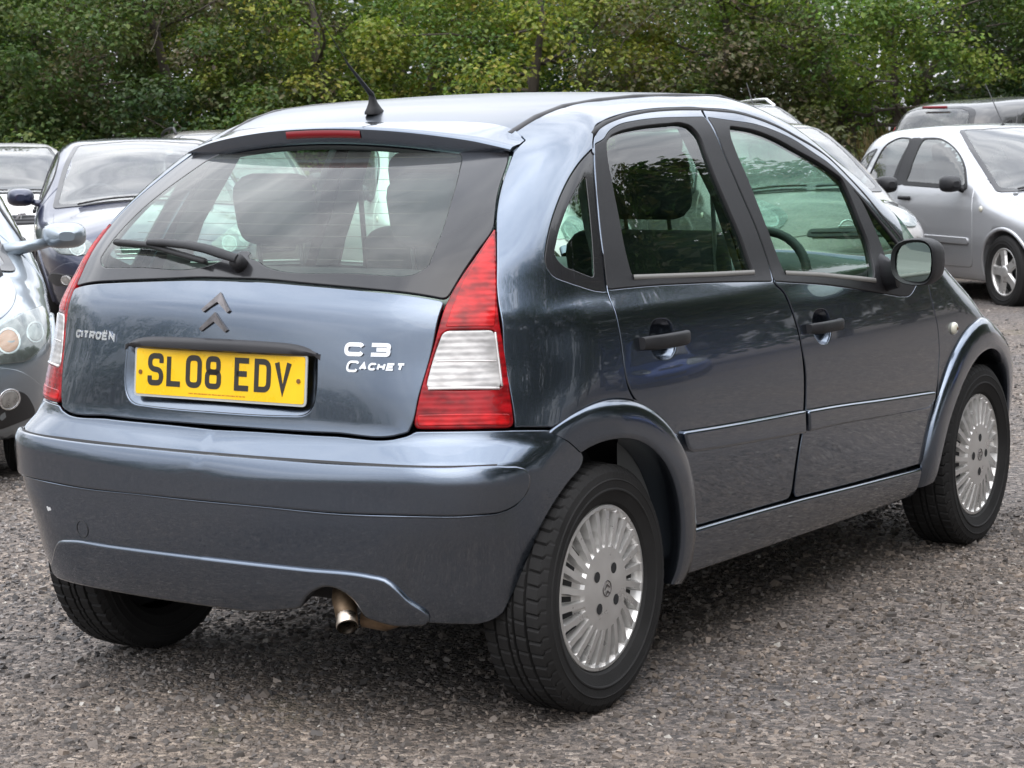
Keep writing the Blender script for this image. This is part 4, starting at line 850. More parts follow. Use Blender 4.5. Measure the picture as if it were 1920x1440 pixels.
def glyph(ch, w, h, sw, hh=.001, ital=0.):
    q = .3
    G = {'S': [([(1,.74),(1,1),(0,1),(0,.53),(1,.47),(1,0),(0,0),(0,.26)], q, 0)], 'L': [([(0,1),(0,0),(1,0)], 0, 0)], '0': [([(0,0),(1,0),(1,1),(0,1)], q, 1)],
         '8': [([(0,0),(1,0),(1,.52),(0,.52)], .24, 1), ([(.06,.52),(.94,.52),(.94,1),(.06,1)], .24, 1)], 'E': [([(1,1),(0,1),(0,0),(1,0)], 0, 0), ([(0,.52),(.85,.52)], 0, 0)],
         'D': [([(0,0),(1,0),(1,1),(0,1)], [0,.35,.35,0], 1)], 'V': [([(0,1),(.5,0),(1,1)], 0, 0)], 'C': [([(1,.80),(.92,1),(0,1),(0,0),(.92,0),(1,.20)], [0,.12,.36,.36,.12,0], 0)],
         'I': [([(.5,1),(.5,0)], 0, 0)], 'T': [([(0,1),(1,1)], 0, 0), ([(.5,1),(.5,0)], 0, 0)], 'R': [([(0,0),(0,1),(1,1),(1,.45),(0,.45)], [0,0,.25,.25,0], 0), ([(.5,.45),(1,0)], 0, 0)],
         'O': [([(0,0),(1,0),(1,1),(0,1)], .34, 1)], 'N': [([(0,0),(0,1),(1,0),(1,1)], 0, 0)], 'A': [([(0,0),(.5,1),(1,0)], 0, 0), ([(.2,.3),(.8,.3)], 0, 0)],
         'H': [([(0,0),(0,1)], 0, 0), ([(1,0),(1,1)], 0, 0), ([(0,.5),(1,.5)], 0, 0)], '3': [([(0,1),(1,1),(1,.52),(.3,.52)], [0,.26,.26,0], 0), ([(.3,.52),(1,.52),(1,0),(0,0)], [0,.26,.26,0], 0)],
         'Ë': [([(1,1),(0,1),(0,0),(1,0)], 0, 0), ([(0,.52),(.85,.52)], 0, 0), ([(.18,1.34),(.34,1.34)], 0, 0), ([(.66,1.34),(.82,1.34)], 0, 0)]}
    mb = MB()
    for pts, r, cl in G[ch]:
        p = np.array([((a) * (w - sw) + sw / 2 + ital * b * h, b * (h - sw) + sw / 2) for a, b in pts])
        s = min(w, h)
        path = fil(p, (np.array(r) * s if not np.isscalar(r) else r * s), bool(cl))
        v, f = ribbon(path, sw, bool(cl), hh); mb.add(v, f, smooth=False)
    return mb
def place(mb, org, U, V, N):
    U, V, N, org = map(lambda q: np.array(q, float), (U, V, N, org))
    mb.v = [tuple(org + a * U + b * V + c * N) for a, b, c in mb.v]; return mb
def lettering(S, text, at, w, h, sw, gap, hh, ital=0., widths=None):
    """glyphs laid on the surface S along +x from point at (left end of baseline, x and z given)"""
    out = []; x = at[0]
    for i, ch in enumerate(text):
        wi = w * (widths or {}).get(ch, 1)
        g = glyph(ch, wi, h, sw, hh, ital)
        V3 = []
        for a, b, c in g.v:
            P = S.hit(np.array([[x + a, 0.3, at[1] + b]]), np.array([[x + a, -2., at[1] + b]]))
            n = S.normal(P)
            V3.append(tuple((P + n * (c + .0012))[0]))
        g.v = V3; out.append(g); x += wi + gap
    return out

# ---------------------------------------------------------------- the slate blue hatchback
SM = Surf(main_f)
car = empty('parked_car', (0, 0, 0), 0, 'dark slate blue five-door hatchback in the foreground, yellow rear plate reading SL08 EDV', 'car')
def both(fn, name, mats, parent, **kw):
    a = fn(); b = a.mirrored()
    return a.build(name, mats, parent), b.build(name, mats, parent)
def pan(name, fr, mt, parent, sides=2, **kw):
    a = panel(SM, O[name] if isinstance(name, str) else name, fr, **kw)
    return a
P3 = lambda q: np.array(q[0] if isinstance(q[0], (tuple, list, np.ndarray)) else q, float)
def surf_x(y, z):
    return SM.hit(np.array([[0., y, z]]), np.array([[2., y, z]]))[0]
def surf_xs(y, z):
    o = np.zeros_like(y); return SM.hit(np.stack([o, y, z], 1), np.stack([o + 2, y, z], 1))
def surf_z(x, y):
    return SM.hit(np.array([[x, y, .6]]), np.array([[x, y, 2.5]]))[0]
def surf_y(x, z):
    return SM.hit(np.array([[x, .4, z]]), np.array([[x, -2., z]]))[0]

strip_pts = [(x, y) for x, y in ((.463, .128), (.470, .25), (.474, .37), (.472, .55), (.468, .75), (.466, 1.0), (.468, 1.25), (.476, 1.42))]
strip3 = [tuple(surf_z(x, y)) for x, y in strip_pts]
# windscreen side edge: a little inboard of the front door's upper edge
fd = O['fdoor']; rd = O['rdoor']
apil = []
for q in fd[4:12]:
    p = P3(q); pn = SM.normal(p[None])[0]
    apil.append(p)
wedge = []
for p in apil:
    k = np.clip((p[1] - 1.2) / .5, 0, 1)
    x = p[0] - .045 - .012 * k; y = p[1] + .03 * k
    wedge.append(tuple(surf_z(x, y)))
fd_top = [fd[i] for i in range(0, 12)]
rd_rear = rd[-9:]
arch_r = [(.80, .455 * math.cos(R(t)), .298 + .455 * math.sin(R(t))) for t in (55, 68, 80, 92, 104, 114)]
arch_r = [tuple(surf_x(y, z)) for _, y, z in arch_r]
qo = O['quarter_outer']
lift = lambda q: tuple(P3(q) + np.array([-.003, 0, .008]))
side = (O['qp_rear'] + O['qp_glass'][:-1] + [(O['qp_glass'][-1][0], 0)] + [(strip3[0], 0)] + strip3[1:] + wedge[2:] + [(tuple(P3(fd[11])), 0)]
        + [lift(q) for q in reversed(fd_top[1:-1])] + [lift(fd[0]), lift(rd[6])] + [lift(q) for q in reversed(rd[1:6])] + [tuple(P3(rd[0]))] + [tuple(P3(rd[-1])), tuple(P3(rd[-2]))]
        + [(qo[0][0], 0)] + qo[1:-2] + [(qo[-2][0], 0)] + [tuple(P3(q)) for q in reversed(rd_rear[0:3])] + [(arch_r[0], .012)] + arch_r[1:] + [(tuple(P3(O['qp_bot'][0])), 0)] + [tuple(P3(O['qp_bot'][1]))])
bodymb = MB()
a = panel(SM, side, 'R', r=.003, depth=.03, off=0, gap=.0016)
bodymb.merge(a).merge(a.mirrored())
# roof between the two ditch strips
rr = [(x - .011, y) for x, y in strip_pts]
roof = [(tuple(surf_z(.45, .10)), 0)] + [tuple(surf_z(x, y)) for x, y in rr[1:-1]] + [(tuple(surf_z(.455, 1.45)), .03), tuple(surf_z(.3, 1.535)), tuple(surf_z(0, 1.565)), tuple(surf_z(-.3, 1.535)), (tuple(surf_z(-.455, 1.45)), .03)] + [tuple(surf_z(-x, y)) for x, y in reversed(rr[1:-1])] + [(tuple(surf_z(-.45, .10)), 0)] + [tuple(surf_z(-.2, .06)), tuple(surf_z(.2, .06))]
roofmb = panel(SM, roof, 'T', r=.003, depth=.02, grid=.05)
body = bodymb.build('body', M['paint'], car)
roofmb.build('roof', M['roof'], car)
sl_p = [P3(q) for q in [*rd[0:7], *fd_top[1:]]]
for s in (1, -1):
    sp_ = [p - SM.normal(p[None])[0] * .010 + np.array([0, 0, .004]) for p in sl_p]
    tube([q * np.array([s, 1, 1]) for q in sp_], .010, 8).build('door_seal', M['rubber'], car)
# ditch strips
pth = [surf_z(x - .0055, y) for x, y in strip_pts + [(.49, 1.5)]]
for s in (1, -1):
    dm = MB(); V = []
    for p in pth:
        for dx, dz in ((-.011, -.007), (-.0095, .0025), (-.003, .0045), (.003, .0045), (.0095, .0015), (.011, -.007)): V.append((s * (p[0] + dx), p[1], p[2] + dz))
    fc = grid_faces(len(pth), 6); dm.add(V, fc if s > 0 else [tuple(reversed(f)) for f in fc])
    dm.add(V[:6], [(0, 1, 2, 3, 4, 5)], smooth=False)
    dm.build('roof_strip', M['trim'], car)

# front wings, bonnet, nose
warch = [tuple(surf_x(2.46 + .455 * math.cos(R(t)), .298 + .455 * math.sin(R(t)))) for t in (150, 135, 120, 105, 90, 75, 60, 45, 30)]
wing = [(tuple(P3(fd[13])), 0)] + [tuple(P3(q)) for q in fd[14:19]] + [(warch[0], .01)] + warch[1:-1] + [(warch[-1], .02)] + [(tuple(surf_z(.70, 3.0)), .04)] + [tuple(surf_z(x, y)) for x, y in ((.70, 2.8), (.715, 2.6), (.725, 2.42))] + [(tuple(surf_z(.715, 2.22)), .02), (tuple(P3(fd[11])), .01)]
wing_mb = panel(SM, wing, FR['R'], depth=.03)
wing_mb.build('front_wing', M['paint'], car); wing_mb.mirrored().build('front_wing', M['paint'], car)
bon = [(.705, 2.24), (.715, 2.42), (.705, 2.6), (.69, 2.8), (.66, 3.0), (.4, 3.12), (0, 3.17)]
bonp = [(tuple(surf_z(*bon[0])), .03)] + [tuple(surf_z(*q)) for q in bon[1:]] + [tuple(surf_z(-x, y)) for x, y in reversed(bon[1:-1])] + [(tuple(surf_z(-.705, 2.24)), .03)] + [tuple(surf_z(-.35, 2.52)), tuple(surf_z(0, 2.57)), tuple(surf_z(.35, 2.52))]
panel(SM, bonp, 'T', depth=.03, grid=.05).build('bonnet', M['paint'], car)
def yF(x, z): return SM.hit(np.array([[x, 2., z]]), np.array([[x, 5., z]]))[0]
nose = [(tuple(yF(.64, .68)), .03), tuple(yF(.4, .705)), tuple(yF(0, .71)), tuple(yF(-.4, .705)), (tuple(yF(-.64, .68)), .03), tuple(yF(-.70, .5)), (tuple(yF(-.66, .26)), .05), tuple(yF(0, .22)), (tuple(yF(.66, .26)), .05), tuple(yF(.70, .5))]
panel(SM, nose, frame((0, 1, .05)), depth=.03, grid=.06).build('front_bumper', M['paint'], car)
# windscreen
ws = [(tuple(surf_z(.455, 1.462)), .05)] + [tuple(surf_z(p[0] - .012, p[1] + .01)) for p in wedge[3:-1]] + [(tuple(surf_z(.69, 2.2)), .04), tuple(surf_z(.35, 2.5)), tuple(surf_z(0, 2.55)), tuple(surf_z(-.35, 2.5)), (tuple(surf_z(-.69, 2.2)), .04)] + [tuple(surf_z(-(p[0] - .012), p[1] + .01)) for p in reversed(wedge[3:-1])] + [(tuple(surf_z(-.455, 1.462)), .05), tuple(surf_z(-.3, 1.547)), tuple(surf_z(0, 1.577)), tuple(surf_z(.3, 1.547))]
panel(SM, ws, 'WS', r=.002, depth=.004, grid=.06, off=-.003).build('windscreen', M['glass'], car)

# side glass behind the rear door
for mir in (False, True):
    f = panel(SM, qo, 'R', off=-.003, r=.002, depth=.004, holes=[O['quarter_inner']]); g = panel(SM, O['quarter_inner'], 'R', off=-.004, r=.001, depth=.002)
    if mir: f, g = f.mirrored(), g.mirrored()
    w = g.build('quarter_window', M['glass'], car); f.build('window_frit', M['frit'], w)

# doors
def door(outl, surr, gl, hand, cup, mould, hx, mir, extra=None):
    L = lambda m: m.mirrored() if mir else m
    d = L(panel(SM, outl, 'R', r=.003, depth=.03, holes=[surr, cup], gap=.0018)).build('door', M['paint'], car)
    L(panel(SM, surr, 'R', off=.001, r=.003, depth=.02, holes=[gl] + ([extra] if extra else []))).build('window_frame', M['plastic'], d)
    L(panel(SM, gl, 'R', off=-.008, r=.001, depth=.002)).build('window', M['glass'], d)
    L(panel(SM, mould, 'R', off=.014, r=.008, depth=.015, grid=.03)).build('rubbing_strip', M['paint'], d)
    # handle cup: a dished bowl let in behind the grip
    c = np.array([P3(q) for q in cup]).mean(0); n = SM.normal(c[None])[0]
    rg_ = dedupe(spline_outline([P3(q) for q in cup], .012), .003); V = []
    e1 = np.cross(rg_[1] - c, rg_[0] - c)
    if e1 @ n < 0: rg_ = rg_[::-1]
    for sc_, dp_ in ((1.03, .004), (.98, .008), (.90, .017), (.72, .023), (.35, .026)): V += list(c + (rg_ - c) * sc_ - n * dp_)
    m_ = len(rg_); F_ = grid_faces(5, m_, False, True) + [tuple(4 * m_ + k for k in range(m_))]
    shade(L(MB().add(V, F_)).build('handle_cup', M['paint'], d), 80)
    hp = np.array([P3(q) for q in hand]); hc = hp.mean(0); y0, y1 = hp[:, 1].min() + .004, hp[:, 1].max() - .004; z0, z1 = hp[:, 2].min(), hp[:, 2].max()
    V = []; nn = 14
    for i in range(nn):
        t = i / (nn - 1); y = y0 + (y1 - y0) * t; bow = 1 - (2 * t - 1) ** 4; zc = hc[2]; hz = (z1 - z0) * .42 * (1 - .18 * (2 * t - 1) ** 6)
        base = surf_x(y, zc)[0]
        for a in np.linspace(0, 2 * math.pi, 13)[:-1]:
            ca, sa = math.cos(a), math.sin(a)
            V.append((base + .006 + .022 * bow + .011 * np.sign(ca) * abs(ca) ** .6, y, zc + hz * np.sign(sa) * abs(sa) ** .6))
    hm = MB().add(V, grid_faces(nn, 12, False, True) + [tuple(range(12)), tuple((nn - 1) * 12 + k for k in reversed(range(12)))])
    shade(L(hm).build('handle', M['plastic'], d), 50)
    # inner card
    q = [P3(p) for p in outl]; ys = [p[1] for p in q]; ya, yb = max(min(ys), .1) + .06, max(ys) - .06
    card = MB()
    V = [(.74 - (.05 if z > .8 else .0), y, z) for y in (ya, yb) for z in (.30, .55, .80, .955)]
    card.add(V, grid_faces(2, 4)); L(card).build('door_card', M['inner'], d)
    return d
M['cup'] = mat('painted_handle_recess', (.030, .036, .048), .3, metal=.4, coat=.6)
for mir in (False, True):
    d1 = door(rd, O['rsurr'], O['rglass'], O['handle_r'], O['cup_r'], O['mould_r'], 0, mir)
    d2 = door(fd, O['fsurr'], O['fglass'], O['handle_f'], O['cup_f'], O['mould_f'], 0, mir, extra=O['ffix'])
    g = panel(SM, O['ffix'], 'R', off=-.004, r=.001, depth=.002)
    (g.mirrored() if mir else g).build('window', M['glass'], d2)
    # waist seals under the panes
    for dd, pts in ((d1, [(p) for p in O['rglass'] if P3(p)[2] < 1.05]), (d2, [p for p in O['fglass'] if P3(p)[2] < 1.0 and P3(p)[1] < 1.75])):
        pp = sorted([P3(p) for p in pts], key=lambda p: p[1]); V = []
        for p in pp:
            n = SM.normal(p[None])[0]
            for dz, o_ in ((.004, -.006), (.004, .004), (-.008, .006), (-.011, .001)): V.append(p + n * o_ + np.array([0, 0, dz]))
        w = MB().add(V, grid_faces(len(pp), 4))
        (w.mirrored() if mir else w).build('waist_seal', M['seal'] if 'seal' in M else M.setdefault('seal', mat('weathered_grey_seal', (.17, .165, .155), .5)), dd)

# sills and arches
sill = [tuple(surf_x(y, z)) for y, z in ((.445, .372), (.70, .366), (1.04, .356), (1.5, .337), (1.99, .318))]
sillp = [(sill[0], .012)] + sill[1:-1] + [(sill[-1], .012), (tuple(surf_x(2.0, .225)), .03)] + [tuple(surf_x(y, z)) for y, z in ((1.5, .232), (1.0, .24))] + [(tuple(surf_x(.41, .25)), .03)]
a = panel(SM, sillp, 'S', off=.012, r=.011, depth=.03, grid=.05)
a.build('sill', M['paint'], car); a.mirrored().build('sill', M['paint'], car)
def flare(yc, t0, t1, ro, ri, mir, t1i=None):
    n = 60; prof = [(1.0, -.004), (.985, .004), (.94, .013), (.8, .021), (.5, .025), (.15, .026), (.03, .024), (0., .019), (.0, -.01), (.03, -.07)]
    Y = []; Z = []; OF = []
    for i in range(n):
        for k, o_ in prof:
            e = t1 if t1i is None else t1i + (t1 - t1i) * k
            t = R(t0 + (e - t0) * i / (n - 1)); r = ri + (ro - ri) * k
            fade = 1 if t1i is None else min(1, .12 + (n - 1 - i) / 14)
            Y.append(yc + r * math.cos(t)); Z.append(.298 + r * math.sin(t)); OF.append(o_ * fade if o_ > 0 else o_)
    Y, Z, OF = map(np.array, (Y, Z, OF))
    P = surf_xs(Y, np.maximum(Z, .2)); P[:, 2] = Z; P[:, 0] += OF
    mb = MB().add(P, grid_faces(n, len(prof)))
    return mb.mirrored() if mir else mb
for mir in (False, True):
    shade(flare(0, -9, 118, .457, .362, mir, 108).build('wheel_arch', M['paint'], car), 60)
    shade(flare(2.46, -6, 186, .457, .352, mir).build('wheel_arch', M['paint'], car), 60)
# wells, floor and inner liners
lin = MB()
for yc in (0, 2.46):
    for s in (1, -1):
        V = []; ts = np.linspace(R(-14), R(172 if yc else 150), 24)
        Pw = surf_xs(yc + .368 * np.cos(ts), np.maximum(.298 + .368 * np.sin(ts), .22))
        for t, pw in zip(ts, Pw):
            for x, r in ((max(pw[0] - .03, .5), .368), (.44, .368), (.44, .1)): V.append((s * x, yc + r * math.cos(t), .298 + r * math.sin(t)))
        lin.add(V, grid_faces(24, 3), smooth=False)
lin.merge(rbox((0, 1.23, .29), (1.46, 1.60, .06), .01)); lin.merge(rbox((0, 0, .36), (.86, .9, .05), .01)); lin.merge(rbox((0, 2.5, .34), (.86, 1.0, .05), .01))
lin.merge(rbox((0, 0, .27), (1.1, .10, .08), .02)); lin.merge(rbox((0, -.36, .40), (1.05, .06, .22), .01))
lin.build('underbody', M['dark'], car)

# bumper (two mirrored halves joined at the middle)
bs = O['bump_side']
def midline(z0, z1, n=14):
    return [(0., *surf_y(0, z)[1:]) for z in np.linspace(z0, z1, n + 2)[1:-1]]
def bhalf(notch):
    mid_t = (0., *surf_y(0, .696)[1:]); mid_b = (0., *surf_y(0, .268)[1:])
    tb = [P3(q) for q in O['tail_bot']]
    top = [(mid_t, 0)] + [tuple(surf_y(p[0], p[2] - .004)) for p in tb[:2]] + [tuple(surf_y(tb[2][0], tb[2][2] - .004)), tuple(surf_y(tb[3][0] + .004, tb[3][2] - .003)), (tuple(surf_y(tb[4][0] + .004, .717)), .01)]
    top += [(tuple(P3(O['qp_rear'][0]) - np.array([0, 0, .004])), 0)]
    pts = top + list(bs)
    bb = [tuple(P3(q)) for q in O['bump_bot']]
    pts += bb
    if notch: pts += [q for q in O['notch']]
    pts += [tuple(P3(q)) for q in [(tuple(surf_y(.13, .269)))]] + [(mid_b, 0)] + midline(.268, .696)
    return panel(SM, pts, 'BU', r=.005, depth=.035, flat=.003, grid=.035)
bm_ = bhalf(True); b2 = bhalf(False).mirrored()
bumper = bm_.merge(b2).build('rear_bumper', M['paint'], car)
bmx = bmesh.new(); bmx.from_mesh(bumper.data); bmx.free()
def halfpanel(pts_half, fr, off, r, depth, grid=.035, off2=None):
    """closed outline from a right half list (starting and ending on the centre line)"""
    Lh = [p for p in pts_half]
    mir = [((-P3(p)[0], P3(p)[1], P3(p)[2]), p[1]) if isinstance(p[0], tuple) else (-p[0], p[1], p[2]) for p in reversed(Lh)]
    return Lh + mir
st = O['strip_r']; zt0 = P3(st[0]); zb0 = P3(st[-1])
strip_half = [tuple(surf_y(.0, .640)), tuple(surf_y(.18, .640))] + st[1:-1] + [tuple(surf_y(.2, .532)), tuple(surf_y(0, .533))]
def half_mesh(pts, fr, **kw):
    h = [(pts[0] if not isinstance(pts[0][0], tuple) else pts[0][0], 0)] + list(pts[1:-1]) + [(pts[-1] if not isinstance(pts[-1][0], tuple) else pts[-1][0], 0)]
    a = panel(SM, h + midline(h[-1][0][2], h[0][0][2], 8), fr, flat=.003, **kw); return a
a = half_mesh(strip_half, 'BU', off=.010, r=.006, depth=.012, grid=.03); a.merge(a.mirrored()); a.build('bumper_strip', M['paint'], bumper)
lp_ = [P3(q) for q in st[5:-1]]; lp_ = [surf_y(p[0], p[2] - .004) for p in lp_] + [surf_y(x_, .5295) for x_ in (.2, 0, -.2)] + [surf_y(-p[0], p[2] - .004) for p in reversed(lp_)]
lpp = spline_outline([(lp_[0], 0)] + lp_[1:-1] + [(lp_[-1], 0)], .03); lpp = lpp[:int(np.argmin(np.linalg.norm(lpp - lp_[-1], axis=1)))]
shade(tube([p + SM.normal(p[None])[0] * .0015 for p in lpp], .0032, 8).build('strip_lip', M['paint'], bumper), 80)
gr = MB(); xs_ = np.linspace(-.735, .735, 61)
V = []
for x_ in xs_:
    for zz_, o2 in ((.6402, .0015), (.6455, .0015)):
        p = surf_y(x_, zz_); V.append(p + SM.normal(p[None])[0] * o2)
gr.add(V, [tuple(reversed(f)) for f in grid_faces(61, 2)]); gr.build('strip_groove', M['rubber'], bumper)
va = [P3(q) for q in O['val_r']]
v_half = [tuple(surf_y(0, .395)), tuple(surf_y(.15, .3945))] + [tuple(P3(q)) for q in O['val_r'][1:]] + [(tuple(surf_y(.575, .270)), .01)]
vb = [tuple(P3(q)) for q in O['bump_bot'][2:]]
v_r = half_mesh(v_half + [tuple(surf_y(.5, .268))] + list(O['notch']) + [tuple(surf_y(.13, .269)), tuple(surf_y(0, .268))], 'BU', off=.010, r=.009, depth=.02, grid=.03)
v_l = half_mesh(v_half + [tuple(surf_y(.3, .269)), tuple(surf_y(0, .268))], 'BU', off=.010, r=.009, depth=.02, grid=.03).mirrored()
v_r.merge(v_l).build('bumper_valance', M['paint'], bumper)
sx = P3(O['badge'][4]); sn = SM.normal(sx[None])[0]
sm_ = MB()
for i in range(5):
    a, b = random.Random(i).uniform(-.006, .006), random.Random(i + 9).uniform(-.006, .006)
    p = surf_y(sx[0] + a, sx[2] + b); n = SM.normal(p[None])[0]; u = np.cross(n, (0, 0, 1)); u /= np.linalg.norm(u); v = np.cross(u, n); p = p + n * .0008
    sm_.add([p - u * .005 - v * .002, p + u * .002 - v * .005, p + u * .005 + v * .003, p - u * .001 + v * .005], [(0, 1, 2, 3)])
sm_.build('paint_chip', M['scratch'], bumper)
tx = P3(O['badge'][5]); ring = MB(); pth = []
for t in np.linspace(0, 2 * math.pi, 25):
    p = surf_y(tx[0] + .021 * math.cos(t), tx[2] + .021 * math.sin(t)); pth.append(p + SM.normal(p[None])[0] * .0004)
ring.merge(tube(pth, .0012, 5, False)); ring.build('towing_eye_cover', M['rubber'], bumper)

# tailgate
tb = O['tail_bot']; ts_ = O['tail_side']; gb = O['glass_bot']
t_half = [tuple(surf_y(0, 1.046)), tuple(surf_y(.1, 1.0455))] + [tuple(P3(q)) for q in gb[1:-1]] + [(tuple(P3(gb[-1])), .008)] + [tuple(P3(q)) for q in reversed(ts_[:-1])] + [tuple(P3(q)) for q in reversed(tb[1:])] + [tuple(surf_y(.07, P3(tb[0])[2])), tuple(surf_y(0, P3(tb[0])[2] + .0005))]
rec = [P3(q) for q in O['recess']]
RX = .292
rec_c = [((-RX, 0, .884), 0), (-RX - .003, 0, .80), ((-RX + .004, 0, .741), .04), (-.15, 0, .7365), (0, 0, .736), (.15, 0, .7365), ((RX - .004, 0, .741), .04), (RX + .003, 0, .80), ((RX, 0, .884), 0), (0, 0, .893)]
rec3 = [(tuple(surf_y(p[0][0], p[0][2])), p[1]) if isinstance(p[0], tuple) else tuple(surf_y(p[0], p[2])) for p in rec_c]
full = halfpanel([(t_half[0])] + t_half[1:], 'B', 0, 0, 0)
full = t_half[:-1] + [tuple(np.array(P3(q)) * [-1, 1, 1]) if not isinstance(q[0], tuple) else (tuple(np.array(q[0]) * [-1, 1, 1]), q[1]) for q in reversed(t_half[1:-1])]
tailgate = panel(SM, full, 'B', r=.004, depth=.025, holes=[rec3], grid=.03, gap=.0015).build('tailgate', M['paint'], car)
# plate recess: sloped sides down to a floor
ringo = dedupe(spline_outline([(np.array(P3(p)), p[1]) if isinstance(p[0], tuple) else np.array(p) for p in rec3], .012), .003)
V = []; cx = ringo.mean(0)
for k, (ins, dep) in enumerate(((0, .003), (.004, .006), (.022, .024), (.03, .026))):
    for p in ringo:
        d = p - cx; q = p.copy(); q[0] -= np.sign(d[0]) * ins * min(1, abs(d[0]) / .2); q[2] -= np.sign(d[2]) * ins * min(1, abs(d[2]) / .04)
        q[1] = surf_y(q[0], q[2])[1] + dep * .9; V.append(q)
n = len(ringo); F = [tuple(reversed(f)) for f in grid_faces(4, n, False, True)]
cI = len(V); V.append(cx + np.array([0, .022, 0])); F += [(3 * n + i, 3 * n + (i + 1) % n, cI) for i in range(n)]
rcm = MB().add(V, F)
shade(rcm.build('plate_recess', M['paint'], tailgate), 40)
# grip bar over the plate
V = []; nn = 40
for i in range(nn):
    t = i / (nn - 1) * 2 - 1; x = t * .302; e = (1 - abs(t) ** 10)
    zt = .882 + .0285 * e - .006 * t * t; zb = .882 - .001 * e; yb = surf_y(x, (zt + zb) / 2)[1]
    for k, (dy, zz) in enumerate(((.012, zt), (-.006 * e, zt - .001), (-.013 * e, zt - .007), (-.016 * e, (zt * .55 + zb * .45)), (-.014 * e, zb + .002), (-.008 * e, zb - .002), (.012, zb - .004))):
        V.append((x, surf_y(x, zz)[1] + dy, zz))
gm = MB().add(V, grid_faces(nn, 7)); shade(gm.build('tailgate_grip', M['trim'], tailgate), 50)
# double chevron badge
lo = P3(O['badge'][0]); cm = MB()
for zz in (1.016, .971):
    for s in (1, -1):
        V = []
        for x, z in ((0, .0), (.0, -.022), (.037, -.046), (.044, -.040)): V.append((s * x, zz + z))
        q = []
        for h_ in (.0, .005):
            for x, z in V:
                p = surf_y(lo[0] + x, z); nrm = SM.normal(p[None])[0]; q.append(p + nrm * h_)
        fs = [(4, 5, 6, 7), (0, 1, 5, 4), (1, 2, 6, 5), (2, 3, 7, 6), (3, 0, 4, 7)]
        cm.add(q, fs if s > 0 else [tuple(reversed(f)) for f in fs], smooth=False)
cm.build('chevron_emblem', M['chromedark'], tailgate)
for text, at, w, h, sw, gap, it, wd in (('CITROËN', (-.497, .889), .0208, .0200, .0055, .0042, 0., {'I': .32, 'N': 1.05}), ('C3', (.366, .882), .050, .031, .0092, .014, 0., None), ('CACHET', (.386, .851), .0185, .0172, .0050, .0034, .14, None)):
    gs = lettering(SM, text, at, w, h, sw, gap, .0032, it, wd)
    if text == 'CACHET':
        gs[0] = lettering(SM, 'C', (.374, .846), .030, .026, .0052, 0, .0032, .14)[0]
    for g in gs: g.build('badge_letter', M['chrome'], tailgate)
# number plate
pl = [P3(q) for q in O['plate']]; pc = np.array([0.005, np.mean([p[1] for p in pl]) , .8215])
plate = empty('number_plate', (0, 0, 0)); plate.parent = car; plate.empty_display_size = .05
tilt = .10; U = np.array([1, 0, 0.]); Vv = np.array([0, math.sin(tilt), math.cos(tilt)]); Nn = np.array([0, -math.cos(tilt), math.sin(tilt)])
PW, PH = .520, .111
bx = rbox((0, 0, 0), (PW, PH, .004), .0015, 1)
cor = fil([(-PW/2, -PH/2), (PW/2, -PH/2), (PW/2, PH/2), (-PW/2, PH/2)], .008, True, 5)
nn = len(cor); Vp = [(*p, .004) for p in cor] + [(*p, 0) for p in cor]; fp = [tuple(range(nn))] + [(nn + i, nn + (i + 1) % nn, (i + 1) % nn, i) for i in range(nn)]
place(MB().add(Vp, fp, smooth=False), pc, U, Vv, Nn).build('plate_backing', M['yellow'], plate)
edge = MB(); e1 = fil([(-PW/2 - .003, -PH/2 - .003), (PW/2 + .003, -PH/2 - .003), (PW/2 + .003, PH/2 + .003), (-PW/2 - .003, PH/2 + .003)], .009, True, 5)
v, f = ribbon(e1, .006, True, .003); place(edge.add(v, f, smooth=False), pc, U, Vv, Nn).build('plate_edge', M['inner_light'], plate)
x = -.222
for ch in 'SL08 EDV':
    if ch == ' ': x += .030; continue
    g = glyph(ch, .050, .079, .0135, .0006); g.v = [(a + x, b - .0335, c + .0043) for a, b, c in g.v]
    place(g, pc, U, Vv, Nn).build('plate_letter', M['ink'], plate); x += .0605
for sx_ in (-.245, .243):
    g = MB(); ringp = [(sx_ + .0055 * math.cos(t), -.002 + .0055 * math.sin(t), .0065) for t in np.linspace(0, 2 * math.pi, 13)[:-1]]; rb2 = [(a, b, .004) for a, b, c in ringp]
    g.add(ringp + rb2, [tuple(range(12))] + [(12 + i, 12 + (i + 1) % 12, (i + 1) % 12, i) for i in range(12)], smooth=False)
    place(g, pc, U, Vv, Nn).build('plate_screw', M['rust'], plate)
g = MB(); rg = random.Random(4); x = -.09
while x < .085:
    wv = rg.uniform(.002, .0045); g.add([(x, -.0485, .0045), (x + wv, -.0485, .0045), (x + wv, -.0455, .0045), (x, -.0455, .0045)], [(0, 1, 2, 3)], smooth=False); x += wv + rg.choice((.0012, .0012, .003))
place(g, pc, U, Vv, Nn).build('plate_small_print', mat('red_brown_print', (.45, .16, .01), .4), plate)['kind'] = 'stuff'

